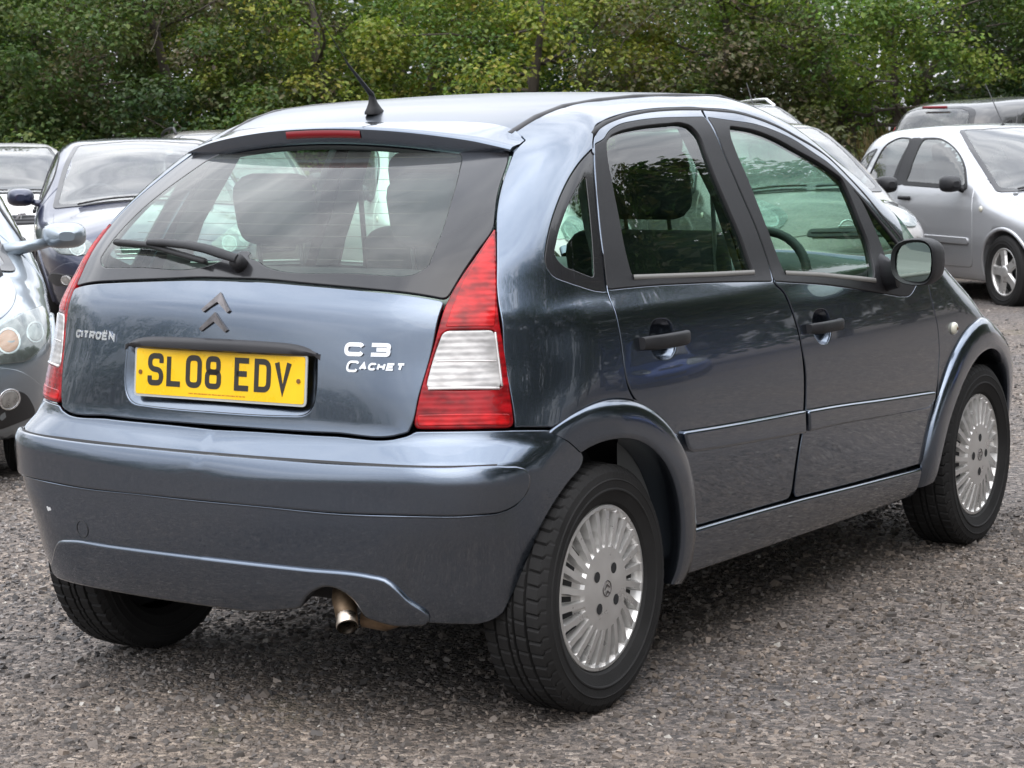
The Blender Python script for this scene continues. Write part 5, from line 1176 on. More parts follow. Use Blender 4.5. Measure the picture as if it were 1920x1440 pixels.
# rear screen
gs_ = O['glass_side']
g_half = [tuple(surf_y(0, 1.052)), tuple(surf_y(.1, 1.0515))] + [tuple(P3(q) + np.array([0, 0, .006])) for q in gb[1:-1]] + [(tuple(P3(gb[-1]) + np.array([0, 0, .006])), .006)] + [tuple(P3(q)) for q in gs_[:-1]] + [(tuple(surf_y(.49, 1.362)), .01), tuple(surf_y(.25, 1.385)), tuple(surf_y(0, 1.392))]
gfull = g_half[:-1] + [tuple(np.array(P3(q)) * [-1, 1, 1]) if not isinstance(q[0], tuple) else (tuple(np.array(q[0]) * [-1, 1, 1]), q[1]) for q in reversed(g_half[1:])]
gfull = g_half + [tuple(np.array(P3(q)) * [-1, 1, 1]) if not isinstance(q[0], tuple) else (tuple(np.array(q[0]) * [-1, 1, 1]), q[1]) for q in reversed(g_half[1:-1])]
gi = O['glassin']
i_half = [tuple(surf_y(0, 1.372)), tuple(surf_y(.25, 1.368)), (tuple(surf_y(P3(gi[0])[0], 1.345)), .03)] + list(gi[1:-1]) + [tuple(surf_y(.02, P3(gi[-1])[2])), ]
i_full = i_half + [tuple(np.array(P3(q)) * [-1, 1, 1]) if not isinstance(q[0], tuple) else (tuple(np.array(q[0]) * [-1, 1, 1]), q[1]) for q in reversed(i_half[1:])]
rs = panel(SM, i_full, 'B', off=-.0035, r=.001, depth=.002, grid=.035).build('rear_window', M['rearglass'], car)
panel(SM, gfull, 'B', off=-.002, r=.003, depth=.006, holes=[i_full], grid=.035).build('window_frit', M['frit'], rs)
hw = MB()
for zz in np.arange(1.10, 1.35, .026):
    xs = np.linspace(-.44 + (zz - 1.1) * .25, .44 - (zz - 1.1) * .25, 24)
    hw.merge(tube([surf_y(x, zz) + np.array([0, .006, -.004]) for x in xs], .0006, 4, False))
hw.build('heating_wire', M['wire'] if 'wire' in M else M.setdefault('wire', mat('heater_wire', (.06, .04, .025), .6)), rs)['kind'] = 'stuff'

# tail lamps
for mir in (False, True):
    L = lambda m: m.mirrored() if mir else m
    lp = O['lamp']; cl = O['lampclear']
    lamp = L(panel(SM, lp, 'RC', off=.002, r=.005, depth=.02, holes=[cl], grid=.02, step=.01)).build('tail_lamp', M['reddeep'], car)
    L(panel(SM, cl, 'RC', off=.0035, r=.004, depth=.01, grid=.02, step=.008)).build('reversing_lens', M['clear'], lamp)
    c = [P3(q) for q in lp]; k = [P3(q) for q in cl]
    # brighter moulded red lenses above and below the clear one
    def lerp(a, b, t): return tuple(surf_rc(np.array(a) * (1 - t) + np.array(b) * t))
    def surf_rc(p):
        d = FR['RC'][2]; return SM.hit((p - d * .8)[None], (p + d * .8)[None])[0]
    tl, tr, br, bl = k[0], k[2], k[4], k[6]
    tip = c[0]
    up_ = [(lerp(tip, (tl + tr) / 2, .12), .008), (lerp(tr, tip, .02), .006), (lerp(tl, tip, .02), .006)]
    up_ = [(lerp(tip, (tl + tr) / 2, .06), .01), lerp(c[2], (c[2] + c[10]) / 2, .10), (lerp(tr, tip, .03), .006), (lerp(tl, tip, .03), .006), lerp(c[10], c[2], .10)]
    L(panel(SM, up_, 'RC', off=.0035, r=.003, depth=.006, grid=.02, step=.008)).build('brake_lens', M['red'], lamp)
    dn = [(lerp(bl, c[6], .12), .006), (lerp(br, c[4], .12), .006), (lerp(c[4], bl, .07), .006), (lerp(c[6], br, .07), .006)]
    dn = [(lerp(bl, c[6], .64), .005), (lerp(br, c[4], .64), .005), (lerp(c[4], bl, .06), .008), (lerp(c[6], br, .06), .008)]
    L(panel(SM, dn, 'RC', off=.004, r=.003, depth=.006, grid=.02, step=.008)).build('fog_lens', M['red'], lamp)
    ed = MB()
    for a_, b_ in ((bl, br), (tr, br), (bl * .53 + tl * .47, br * .53 + tr * .47)):
        pp = [surf_rc(a_ * (1 - t) + b_ * t) for t in np.linspace(.04, .96, 8)]
        ed.merge(tube([p + SM.normal(p[None])[0] * .003 for p in pp], .0035 if a_ is bl and b_ is br else .0022, 6))
    L(ed).build('lens_divider', M['white_rim'], lamp)

# spoiler with high brake lamp
V = []; xs = np.linspace(-.512, .512, 61); NS = 0
for x in xs:
    ax = abs(x); ye = -.032 + .31 * x * x; th = .046 * (1 - max(0, (ax - .36) / .165) ** 2.2) + .004; zt = 1.4105 - .20 * x * x - .05 * max(0, ax - .42)
    roofy = ye + .16 - .09 * (ax / .512) ** 6; zr = surf_z(ax, roofy)[2] + .0025
    zt = min(zt, zr + .001)
    gl = lambda z: surf_y(x, z)[1]
    sec = [(roofy, zr - .006), (roofy, zr), (ye + .08, zt * .55 + zr * .45 + .004), (ye + .03, zt + .004), (ye + .010, zt - .0005), (ye + .001, zt - .007), (ye + .001, zt - .012), (ye + .008, zt - th * .75), (ye + .014, zt - th), (ye + .018, zt - th - .004)]
    zl = zt - th - .008
    sec += [(ye + .03, zl), (max(gl(zl) + .0, ye + .05) + .01, zl + .012)]
    NS = len(sec)
    for y, z in sec: V.append((x, y, z))
F = grid_faces(len(xs), NS)
sp = MB().add(V, F); sp.add([V[k] for k in range(NS)], [tuple(range(NS))], smooth=False); sp.add([V[(len(xs) - 1) * NS + k] for k in range(NS)], [tuple(reversed(range(NS)))], smooth=False)
spoiler = shade(sp.build('spoiler', M['paint'], car), 50)
V = []; xs = np.linspace(-.50, .50, 41)
for x in xs:
    ax = abs(x); ye = -.032 + .31 * x * x; th = .046 * (1 - max(0, (ax - .36) / .165) ** 2.2) + .004; zt = 1.4105 - .20 * x * x - .05 * max(0, ax - .42)
    for y, z in ((ye + .009, zt - th + .001), (ye + .0135, zt - th - .010 * min(1, th / .03)), (ye + .06, zt - th - .004)): V.append((x, y, z))
MB().add(V, grid_faces(len(xs), 3)).build('spoiler_lip', M['trim'], spoiler)
V = []
for x in np.linspace(-.117, .117, 15):
    ye = -.032 + .31 * x * x; zt = 1.4105 - .20 * x * x
    for y, z in ((ye + .004, zt - .010), (ye - .0012, zt - .0115), (ye + .0025, zt - .029), (ye + .008, zt - .0305)): V.append((x, y, z))
MB().add(V, grid_faces(15, 4)).build('high_brake_lamp', M['brake'], spoiler)

# aerial
ab = surf_z(0, .20); aer = MB()
V = []
for k, (s, h_) in enumerate(((1, 0), (.97, .006), (.72, .016), (.45, .030), (.30, .046), (.22, .06))):
    for t in np.linspace(0, 2 * math.pi, 17)[:-1]:
        yy = math.cos(t); V.append((.021 * s * math.sin(t), ab[1] + .038 * s * yy - h_ * .28 + .0, ab[2] - .004 + h_ + .06 * .0))
aer.add(V, grid_faces(6, 16, False, True)); 
aerial = empty('aerial'); aerial.parent = car; aerial.empty_display_size = .05
shade(aer.build('aerial_base', M['plastic'], aerial), 60)
b0 = np.array([0, ab[1] - .012, ab[2] + .045]); b1 = np.array([0, .088, 1.565]); b2_ = np.array([0, -.069, 1.722])
pp = [b0 + (b1 - b0) * t for t in np.linspace(0, 1, 5)] + [b1 + (b2_ - b1) * t for t in np.linspace(.1, 1, 5)]
tube(pp, [.008, .006, .0048, .0038, .0032, .0010, .0010, .0009, .0009, .0008], 8).build('aerial_rod', M['rubber'], aerial)

# rear wiper
wp = empty('rear_wiper'); wp.parent = car; wp.empty_display_size = .05
def ons(x, z, o_): p = surf_y(x, z); return p + SM.normal(p[None])[0] * o_
pv = ons(.012, 1.080, 0); pn = SM.normal(pv[None])[0]
hub = tube([pv - pn * .005, pv + pn * .022, pv + pn * .03], [.020, .019, .012], 14); hub.build('wiper_hub', M['plastic'], wp)
armp = [ons(.02, 1.079, .030), ons(-.03, 1.086, .036), ons(-.09, 1.096, .036), ons(-.16, 1.104, .033), ons(-.24, 1.110, .028), ons(-.31, 1.1125, .023)]
V = []
for i, p in enumerate(armp):
    n = SM.normal(surf_y(p[0], p[2])[None])[0]; hw_ = (.012, .014, .013, .012, .011, .009)[i]; u = np.array([0, 0, 1.]) - n * n[2]; u /= np.linalg.norm(u)
    for a in np.linspace(0, 2 * math.pi, 9)[:-1]: V.append(p + u * hw_ * np.sign(math.cos(a)) * abs(math.cos(a)) ** .6 + n * .007 * math.sin(a))
shade(MB().add(V, grid_faces(6, 8, False, True) + [tuple(range(8)), tuple(40 + k for k in reversed(range(8)))]).build('wiper_arm', M['plastic'], wp), 60)
bl_ = MB()
bp = [ons(x, 1.077 + .026 * min(1, (-(x) - .09) / .22) + .012 * (-(x) / .455), .010) for x in np.linspace(-.09, -.455, 14)]
V = []
for p in bp:
    n = SM.normal(surf_y(p[0], p[2])[None])[0]; u = np.array([0, 0, 1.]) - n * n[2]; u /= np.linalg.norm(u)
    for a, b in ((-.002, -.010), (.002, -.010), (.008, .004), (.006, .010), (-.006, .010), (-.008, .004)): V.append(p + u * a + n * b)
bl_.add(V, grid_faces(14, 6, False, True) + [tuple(range(6)), tuple(13 * 6 + k for k in reversed(range(6)))])
bl_.build('wiper_blade', M['rubber'], wp)

# door mirrors
for mir in (False, True):
    L = lambda m: m.mirrored() if mir else m
    mc = np.array([.930, 1.60, .992])
    mb = MB(); V = []
    secs = ((-.045, .0, .96), (-.040, .0, 1.0), (-.02, .0, 1.02), (.02, .0, 1.0), (.06, .0, .88), (.09, .0, .66), (.105, .0, .36))
    NN = 24
    for dy, _, s in secs:
        for t in np.linspace(0, 2 * math.pi, NN + 1)[:-1]:
            c_, s_ = math.cos(t), math.sin(t)
            V.append((mc[0] + .068 * s * np.sign(c_) * abs(c_) ** .72 + .01 * (1 - s), mc[1] + dy, mc[2] + (.068 + .008 * c_) * s * np.sign(s_) * abs(s_) ** .72))
    F = grid_faces(len(secs), NN, False, True); F.append(tuple((len(secs) - 1) * NN + k for k in reversed(range(NN))))
    mb.add(V, [tuple(reversed(f)) for f in F])
    V2 = [(mc[0] + .058 * np.sign(math.cos(t)) * abs(math.cos(t)) ** .72, mc[1] - .030, mc[2] + (.057 + .007 * math.cos(t)) * np.sign(math.sin(t)) * abs(math.sin(t)) ** .72) for t in np.linspace(0, 2 * math.pi, NN + 1)[:-1]]
    V1 = [V[k] for k in range(NN)]
    mb.add(V1 + V2, [(k, (k + 1) % NN, NN + (k + 1) % NN, NN + k) for k in range(NN)])
    mo = shade(L(mb).build('door_mirror', M['plastic'], car), 55)
    V3 = [(a, b - .002, c) for a, b, c in V2]
    tilt_ = .0
    L(MB().add([(a, b + (a - mc[0]) * -.10 + (c - mc[2]) * .05, c) for a, b, c in V3], [tuple(range(NN))], smooth=False)).build('mirror_glass', M['mirror'], mo)
    # stalk and sail base
    V = []
    for (x, y, z), hy, hz in (((.86, 1.625, .955), .026, .045), ((.82, 1.66, .945), .034, .045), ((.785, 1.70, .945), .05, .055), ((.745, 1.72, .95), .06, .065)):
        for t in np.linspace(0, 2 * math.pi, 13)[:-1]: V.append((x, y + hy * math.cos(t), z + hz * math.sin(t)))
    sm2 = MB().add(V, grid_faces(4, 12, False, True) + [tuple(range(12))]); shade(L(sm2).build('mirror_stalk', M['plastic'], mo), 60)
    rp_ = P3(O['repeater'][0]); n = SM.normal(rp_[None])[0]
    L(tube([rp_ - n * .004, rp_ + n * .006, rp_ + n * .012, rp_ + n * .014], [.021, .020, .015, .006], 16)).build('side_repeater', M['amber'], car)
    L(tube([rp_ + n * .0135, rp_ + n * .0165], [.006, .005], 10)).build('repeater_centre', M['exh'], car)

# exhaust
ex = empty('exhaust'); ex.parent = car; ex.empty_display_size = .05
t_ = [(.30, -.10, .345), (.31, -.30, .35), (.325, -.40, .345), (.358, -.455, .312), (.392, -.492, .272)]
tube(t_, [.032, .033, .033, .030, .024], 18, False).build('exhaust_pipe', M['exh'], ex)
tip_mb = tube([(.385, -.484, .281), (.400, -.503, .262), (.4015, -.5045, .2605)], [.0245, .026, .0245], 20, False); tip_mb.merge(tube([(.4015, -.5045, .2605), (.385, -.486, .28)], [.0218, .020], 20, False)); tip_mb.build('exhaust_tip', M['exhtip'], ex)
sb = rbox((.24, -.10, .31), (.46, .26, .13), .06, 3); shade(sb.build('silencer', M['exh'], ex), 50)
tube([(.40, -.435, .272), (.45, -.425, .268), (.50, -.39, .285)], [.026, .028, .024], 12).build('exhaust_elbow', M['exh'], ex)

# wheels
ty = tyre_mb(); cv, sl = cover_mb()
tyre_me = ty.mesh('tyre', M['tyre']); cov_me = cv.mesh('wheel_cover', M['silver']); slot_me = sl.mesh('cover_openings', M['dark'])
cb = MB()
for zz in (.012, -.004):
    for s in (1, -1):
        q = [(.0215, 0, zz), (.0215, 0, zz - .006), (.0215, s * .011, zz - .0135), (.0215, s * .013, zz - .011)]
        cb.add(q, [(0, 1, 2, 3) if s > 0 else (3, 2, 1, 0)], smooth=False)
cb.merge(tube([(.0205, .019 * math.cos(t), .019 * math.sin(t)) for t in np.linspace(0, 2 * math.pi, 25)], .0013, 6, False))
emb_me = cb.mesh('cover_emblem', M['chromedark'])
wellm = lathe_x([(-.02, .0), (-.02, .19)], 24).mesh('brake_drum', M['dark'])
for (x, y) in ((.715, 0), (-.668, 0), (.715, 2.46), (-.715, 2.46)):
    w = empty('wheel', (x, y, .2985), 0 if x > 0 else math.pi); w.parent = car; w.rotation_euler = ({0: .12, 2.46: .75}[y], 0, 0 if x > 0 else math.pi); w.empty_display_size = .05
    link('tyre', tyre_me, w)
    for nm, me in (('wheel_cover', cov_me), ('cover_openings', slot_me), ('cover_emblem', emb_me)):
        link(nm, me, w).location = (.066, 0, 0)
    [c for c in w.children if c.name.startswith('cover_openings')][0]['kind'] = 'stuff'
    link('brake_drum', wellm, w).location = (.02, 0, 0)

# cabin
def seat(x, y, back_h=.56, w=.50):
    s = rbox((x, y, .58), (w, .50, .16), .05, 3); s.merge(rbox((x, y - .25, .55 + back_h / 2), (w, .14, back_h), .055, 3, (R(14), 0, 0))); return s
cab = MB()
for sx_ in (.36, -.36):
    cs = seat(sx_, 1.30); shade(cs.build('front_seat', M['seat'], car), 50)
    hd = rbox((sx_, .98, 1.235), (.28, .12, .20), .05, 3, (R(10), 0, 0)); ho = shade(hd.build('headrest', M['seat'], car), 50)
    for dx in (-.07, .07): tube([(sx_ + dx, 1.02, 1.05), (sx_ + dx, .985, 1.20)], .006, 6).build('headrest_post', M['dash'], ho)
bench = rbox((0, .42, .58), (1.22, .48, .16), .05, 3); bench.merge(rbox((0, .12, .80), (1.22, .14, .50), .05, 3, (R(18), 0, 0))); shade(bench.build('rear_bench', M['seat'], car), 50)
for sx_ in (.25, -.25):
    hd = rbox((sx_, .09, 1.195), (.24, .12, .19), .055, 3, (R(12), 0, 0)); ho = shade(hd.build('headrest', M['seat'], car), 50)
    for dx in (-.07, .07): tube([(sx_ + dx, .115, 1.0), (sx_ + dx, .095, 1.14)], .006, 6).build('headrest_post', M['dash'], ho)
# parcel shelf, headliner, pillars
rbox((0, -.12, .985), (1.10, .40, .02), .008, 2).build('parcel_shelf', M['inner_light'], car)
hl = MB()
V = [tuple(surf_z(x, y) - np.array([0, 0, .045])) for y in np.linspace(.18, 1.46, 10) for x in np.linspace(-.44, .44, 7)]
hl.add(V, grid_faces(10, 7)); hl.build('headliner', M['inner_light'], car)
for s in (1, -1):
    pil = MB()
    for pts in ([(.92, .99), (.93, 1.2), (.90, 1.39)], [(.20, .99), (.22, 1.15), (.30, 1.34)]):
        V = []
        for y, z in pts:
            x = surf_x(y, z)[0] - .045
            for dy, dx in ((-.045, 0), (-.03, -.03), (.03, -.03), (.045, 0)): V.append((s * (x + dx), y + dy, z))
        pil.add(V, grid_faces(len(pts), 4))
    pil.build('pillar_trim', M['inner'], car)
    belt = tube([(s * .60, .93, 1.30), (s * .60, .96, 1.0), (s * .66, 1.0, .6)], .004, 4); belt.v = [(a, b + (.018 if k % 4 in (0, 1) else -.018), c) for k, (a, b, c) in enumerate(belt.v)]; belt.build('seat_belt', M['inner'], car)
dsh = MB(); V = []
for x in np.linspace(-.70, .70, 21):
    k = .05 * math.exp(-((x - .36) / .17) ** 2); b = .12 * (abs(x) / .7) ** 2
    for y, z in ((1.82, .55), (1.74, .78), (1.78, .90 + k), (1.86, .945 + k), (2.0, .955 + k * .6), (2.25 - b, .945), (2.50 - b * 2, .93)): V.append((x, y, z))
dsh.add(V, grid_faces(21, 7)); dsh.build('dashboard', M['dash'], car)
sw_ = MB(); ctr = np.array([.36, 1.66, .90]); ax = np.array([0, .42, -.9]) * -1; ax = np.array([0, -.90, .44]); u = np.array([1, 0, 0]); v = np.cross(ax, u)
sw_.merge(tube([ctr + .185 * (u * math.cos(t) + v * math.sin(t)) for t in np.linspace(0, 2 * math.pi, 41)], .015, 8, False)); sw_.merge(rbox(tuple(ctr), (.13, .05, .11), .02)); sw_.merge(tube([ctr - u * .18, ctr + u * .18], .013, 6)); sw_.merge(tube([ctr, ctr - ax * .25], .03, 8))
shade(sw_.build('steering_wheel', M['dash'], car), 50)
rbox((0, 1.66, 1.345), (.24, .03, .065), .02, 2).build('rear_view_mirror', M['dash'], car)
# ---------------------------------------------------------------- the other parked cars
def nets(f, xs, ys, zs, kill):
    """surface nets of f(x, y, z) < 0 on a regular grid; kill(P) marks faces to leave open (window openings)"""
    X, Y, Z = xs[:, None, None], ys[None, :, None], zs[None, None, :]
    D = f(X, Y, Z); s = D < 0
    nx, ny, nz = D.shape
    c = [(i, j, k) for i in (0, 1) for j in (0, 1) for k in (0, 1)]
    sub = lambda A, i, j, k: A[i:nx - 1 + i, j:ny - 1 + j, k:nz - 1 + k]
    cnt = sum(sub(s, *q).astype(np.int8) for q in c)
    act = (cnt > 0) & (cnt < 8); idx = -np.ones(act.shape, int); I = np.argwhere(act); idx[act] = np.arange(len(I))
    P = np.zeros((len(I), 3)); W = np.zeros(len(I))
    for a in range(8):
        for b in range(a + 1, 8):
            d = [c[b][m] - c[a][m] for m in range(3)]
            if sum(abs(v) for v in d) != 1: continue
            va = sub(D, *c[a])[act]; vb = sub(D, *c[b])[act]; cr = (va < 0) != (vb < 0)
            t = np.where(cr, va / np.where(cr, va - vb, 1), 0)
            pos = I + np.array(c[a]) + t[:, None] * np.array(d); P += np.where(cr[:, None], pos, 0); W += cr
    P /= W[:, None]
    P = np.stack([xs[0] + P[:, 0] * (xs[1] - xs[0]), ys[0] + P[:, 1] * (ys[1] - ys[0]), zs[0] + P[:, 2] * (zs[1] - zs[0])], 1)
    F = []
    for ax in range(3):
        sl0 = [slice(0, n) for n in (nx, ny, nz)]; sl1 = list(sl0); sl0[ax] = slice(0, (nx, ny, nz)[ax] - 1); sl1[ax] = slice(1, None)
        ch = s[tuple(sl0)] != s[tuple(sl1)]; E = np.argwhere(ch); E = E[np.all([E[:, m] > 0 for m in range(3) if m != ax], axis=0) & np.all([E[:, m] < (nx, ny, nz)[m] - 1 for m in range(3) if m != ax], axis=0)]
        u, v = [m for m in range(3) if m != ax]; q = []
        for du, dv in ((-1, -1), (0, -1), (0, 0), (-1, 0)):
            k = E.copy(); k[:, u] += du; k[:, v] += dv; q.append(idx[k[:, 0], k[:, 1], k[:, 2]])
        q = np.stack(q, 1); flip = s[E[:, 0], E[:, 1], E[:, 2]]
        if ax == 1: flip = ~flip
        q[~flip] = q[~flip][:, ::-1]; F.append(q)
    F = np.concatenate(F); F = F[(F >= 0).all(1)]
    def grad(P, e=.005):
        g = np.stack([f(*(P + np.eye(3)[i] * e).T) - f(*(P - np.eye(3)[i] * e).T) for i in range(3)], 1); L = np.linalg.norm(g, axis=1, keepdims=True); return g / np.maximum(L, 1e-9), L[:, 0] / (2 * e)
    for _ in range(2):
        n, L = grad(P); P = P - n * np.clip(f(*P.T) / np.maximum(L, .3), -.02, .02)[:, None]
    n, _ = grad(P)
    F = F[~kill(P[F].mean(1))]
    use = np.unique(F); mp = -np.ones(len(P), int); mp[use] = np.arange(len(use))
    return P[use], mp[F], n[use]

class CarShape:
    def __init__(s, d):
        s.d = d
        wz, dp, t0, tcv, r0, ff = (pchip(*zip(*d[k])) for k in ('wz', 'dp', 't0', 'tc', 'r0', 'ff'))
        rb, fb, kr, kf, kt = d.get('rb', .2), d.get('fb', .35), d.get('kr', .28), d.get('kf', .28), d.get('kt', .12)
        def base(x, y, z):
            ax = np.abs(x)
            f = smax(ax - (wz(z) - dp(y)), (r0(z) + rb * ax * ax) - y, kr)
            f = smax(f, z - (t0(y) - tcv(y) * ax * ax), kt)
            return smax(f, y - (ff(z) - fb * ax * ax), kf)
        wb, ra, hz = d['wb'], d.get('ra', .345), d.get('hub', .30)
        def cut(x, y, z):
            f = np.maximum(base(x, y, z), .2 - z)
            for yc in (0, wb): f = np.maximum(f, np.minimum(ra - np.sqrt((y - yc) ** 2 + (z - hz) ** 2), np.abs(x) - .45))
            return f
        s.base = base; s.cut = cut; s.S = Surf(lambda P: base(P[:, 0], P[:, 1], P[:, 2]))
    def sx(s, y, z): return s.S.hit(np.array([[0., y, z]]), np.array([[2., y, z]]))[0]
    def sz(s, x, y): return s.S.hit(np.array([[x, y, .5]]), np.array([[x, y, 2.6]]))[0]
    def sf(s, x, z): return s.S.hit(np.array([[x, 1.6, z]]), np.array([[x, 6., z]]))[0]
    def sr(s, x, z): return s.S.hit(np.array([[x, 1.0, z]]), np.array([[x, -3., z]]))[0]

tyre_lo = tyre_mb(.30, .19, .195, False, 64).mesh('tyre', M['tyre'])
M['lamp_glass'] = mat('headlamp_cover', (.17, .175, .175), .16, metal=.35, coat=1, var=.6, vscale=16)
M['lamp_bowl'] = mat('headlamp_reflector', (.50, .50, .49), .32, metal=.8, var=.3, vscale=30)
M['lamp_amber'] = mat('amber_indicator', (.62, .22, .04), .2, coat=1)
M['carglass'] = glass('car_window_glass', (.66, .72, .70), refl=1.3, film=.05)
M['grille'] = mat('grille_mesh', (.02, .02, .022), .5)

def P_side(cs, pts): return [((tuple(cs.sx(p[0], p[1])), p[2]) if len(p) > 2 else tuple(cs.sx(*p))) for p in pts]
def P_top(cs, pts): return [((tuple(cs.sz(p[0], p[1])), p[2]) if len(p) > 2 else tuple(cs.sz(*p))) for p in pts]
def P_front(cs, pts): return [((tuple(cs.sf(p[0], p[1])), p[2]) if len(p) > 2 else tuple(cs.sf(*p))) for p in pts]
def P_rear(cs, pts): return [((tuple(cs.sr(p[0], p[1])), p[2]) if len(p) > 2 else tuple(cs.sr(*p))) for p in pts]
def sym(pts): return list(pts) + [(-p[0],) + tuple(p[1:]) for p in reversed(pts) if abs(p[0]) > 1e-6]

def build_car(d, label, paintm, loc, heading, detail=True):
    cs = CarShape(d); S = cs.S
    x, y = loc; root = empty('parked_car', (x, y, float(gz(x, y)) - .005), heading, label, 'car', 'cars parked in the yard')
    side = d['side_windows']; step = d.get('res', .041)
    ws = sym(d['windscreen']); rw = sym(d['rear_window'])
    poly_s = [np.array([p[:2] for p in w]) for w in side]; poly_w = np.array([p[:2] for p in ws]); poly_r = np.array([p[:2] for p in rw])
    def kill(C):
        k = np.zeros(len(C), bool)
        for q in poly_s: k |= inside(q, C[:, 1:3]) & (np.abs(C[:, 0]) > .3) & (seg_dist(q, C[:, 1:3]) > .012)
        k |= inside(poly_w, C[:, :2]) & (C[:, 2] > .85) & (seg_dist(poly_w, C[:, :2]) > .015)
        k |= inside(poly_r, C[:, [0, 2]]) & (C[:, 1] < 1.0) & (seg_dist(poly_r, C[:, [0, 2]]) > .015)
        return k
    ys = np.arange(d['ymin'], d['ymax'], step); xs = np.arange(-1.02, 1.03, step); zs = np.arange(.12, d['ztop'] + .12, step)
    V, F, N = nets(cs.cut, xs, ys, zs, kill)
    MB().add(V, F, N).build('body', paintm, root)
    R3 = lambda q, fr, mir=False, **kw: (panel(S, q, fr, grid=.07, step=.03, **kw).mirrored() if mir else panel(S, q, fr, grid=.07, step=.03, **kw))
    wq = P_top(cs, ws)
    wsn = R3(wq, 'WS', off=.004, r=.003, depth=.005).build('windscreen', M['carglass'], root)
    inner = [(p[0] * .93, p[1] * .94 + .06 * np.mean([q[1] for q in ws])) + tuple(p[2:]) for p in ws]
    R3(wq, 'WS', off=.006, r=.002, depth=.004, holes=[P_top(cs, inner)]).build('windscreen_surround', M['frit'], wsn)
    rq = P_rear(cs, rw); zc = np.mean([q[1] for q in rw])
    rwn = R3(rq, 'B', off=.004, r=.003, depth=.005).build('rear_window', M['carglass'], root)
    R3(rq, 'B', off=.006, r=.002, depth=.004, holes=[P_rear(cs, [(p[0] * .90, zc + (p[1] - zc) * .86) + tuple(p[2:]) for p in rw])]).build('window_surround', M['frit'], rwn)
    doors = d['doors']
    for mir in (False, True):
        dobs = []
        for dr in doors:
            hs = [P_side(cs, side[k]) for k in dr['windows']]
            dobs.append(R3(P_side(cs, dr['outline']), 'R', mir, off=.004, r=.004, depth=.006, holes=hs).build('door', paintm, root))
            hy, hz_ = dr['handle']; hp = cs.sx(hy, hz_)
            hm = rbox((hp[0] + .018, hy, hz_), (.03, .20, .035), .012, 2); (hm.mirrored() if mir else hm).build('handle', d.get('trimmat', M['plastic']), dobs[-1])
            if 'strip' in dr:
                y0, y1, z0, z1 = dr['strip']; R3(P_side(cs, [(y0, z0, .01), (y1, z0, .01), (y1, z1, .01), (y0, z1, .01)]), 'R', mir, off=.016, r=.006, depth=.01).build('rubbing_strip', paintm, dobs[-1])
        for k, w in enumerate(side):
            own = [i for i, dr in enumerate(doors) if k in dr['windows']]; par = dobs[own[0]] if own else root
            q = P_side(cs, w); ym, zm = np.mean([p[0] for p in w]), np.mean([p[1] for p in w])
            g = R3(q, 'R', mir, off=.003, r=.003, depth=.004).build('window', M['carglass'], par)
            if par is root: R3(q, 'R', mir, off=.006, r=.002, depth=.003, holes=[P_side(cs, [(ym + (p[0] - ym) * .82, zm + (p[1] - zm) * .82) + tuple(p[2:]) for p in w])]).build('window_surround', M['frit'], g)
            else: R3(q, 'R', mir, off=.009, r=.002, depth=.006, holes=[P_side(cs, [(ym + (p[0] - ym) * .90, zm + .01 + (p[1] - zm) * .88) + tuple(p[2:]) for p in w])]).build('window_frame', M['rubber'], g)
        if 'pillar' in d: R3(P_side(cs, d['pillar']), 'R', mir, off=.0075, r=.002, depth=.004).build('pillar_trim', M['plastic'], root)
        # head and tail lamps, mirrors
        for nm, key, mt in (('headlamp', 'headlamp', M['lamp_glass']), ('fog_lamp', 'fog', M['grille']), ('tail_lamp', 'tail', M['red'])):
            if key in d:
                fn = P_front if key != 'tail' else P_rear
                fr_ = 'FC' if key != 'tail' else 'RC'
                q = fn(cs, d[key]); lo = R3(q, fr_, mir, off=.006, r=.006, depth=.01).build(nm, mt, root)
                c = np.mean([P3(p) for p in q], 0)
                for (dx, dz, rr, mt2) in d.get(key + '_bowls', []):
                    cx_, cz_ = c[0] + dx, c[2] + dz
                    cir = lambda q_: P_front(cs, [(cx_ + q_ * math.cos(t), cz_ + q_ * math.sin(t)) for t in np.linspace(0, 2 * math.pi, 17)[:-1]])
                    R3(cir(rr), fr_, mir, off=.0075, r=.002, depth=.002, holes=[cir(rr * .82)]).build('bowl_ring', M['chrome'], lo)
                    R3(cir(rr * .82), fr_, mir, off=.0075, r=.004, depth=.002).build('lamp_bowl', mt2, lo)
                if key == 'headlamp': R3(q, fr_, mir, off=.013, r=.003, depth=.006).build('lamp_cover', M['carglass'], lo)
        mx_, my_, mz_, mw, mh, mm_ = d['mirror']
        V2 = []
        for dy, sc_ in ((-.05, .9), (-.045, .97), (-.01, 1), (.04, .92), (.08, .68), (.10, .35)):
            for t in np.linspace(0, 2 * math.pi, 19)[:-1]:
                c_, s_ = math.cos(t), math.sin(t); V2.append((mx_ + mw * sc_ * np.sign(c_) * abs(c_) ** .7, my_ + dy, mz_ + mh * sc_ * np.sign(s_) * abs(s_) ** .7))
        mb = MB().add(V2, [tuple(reversed(f)) for f in grid_faces(6, 18, False, True)] + [tuple(range(18)), tuple(90 + k for k in reversed(range(18)))])
        mo = shade((mb.mirrored() if mir else mb).build('door_mirror', mm_, root), 89)
        wx = cs.sx(my_, mz_ - .05)[0]; st_ = tube([(mx_ - mw * .7, my_, mz_ - mh * .5), (wx - .03, my_ + .03, mz_ - .06)], [.022, .035], 10); (st_.mirrored() if mir else st_).build('mirror_stalk', mm_, mo)
    bq = P_top(cs, sym(d['bonnet'])); R3(bq, 'T', off=.005, r=.005, depth=.008).build('bonnet', paintm, root)
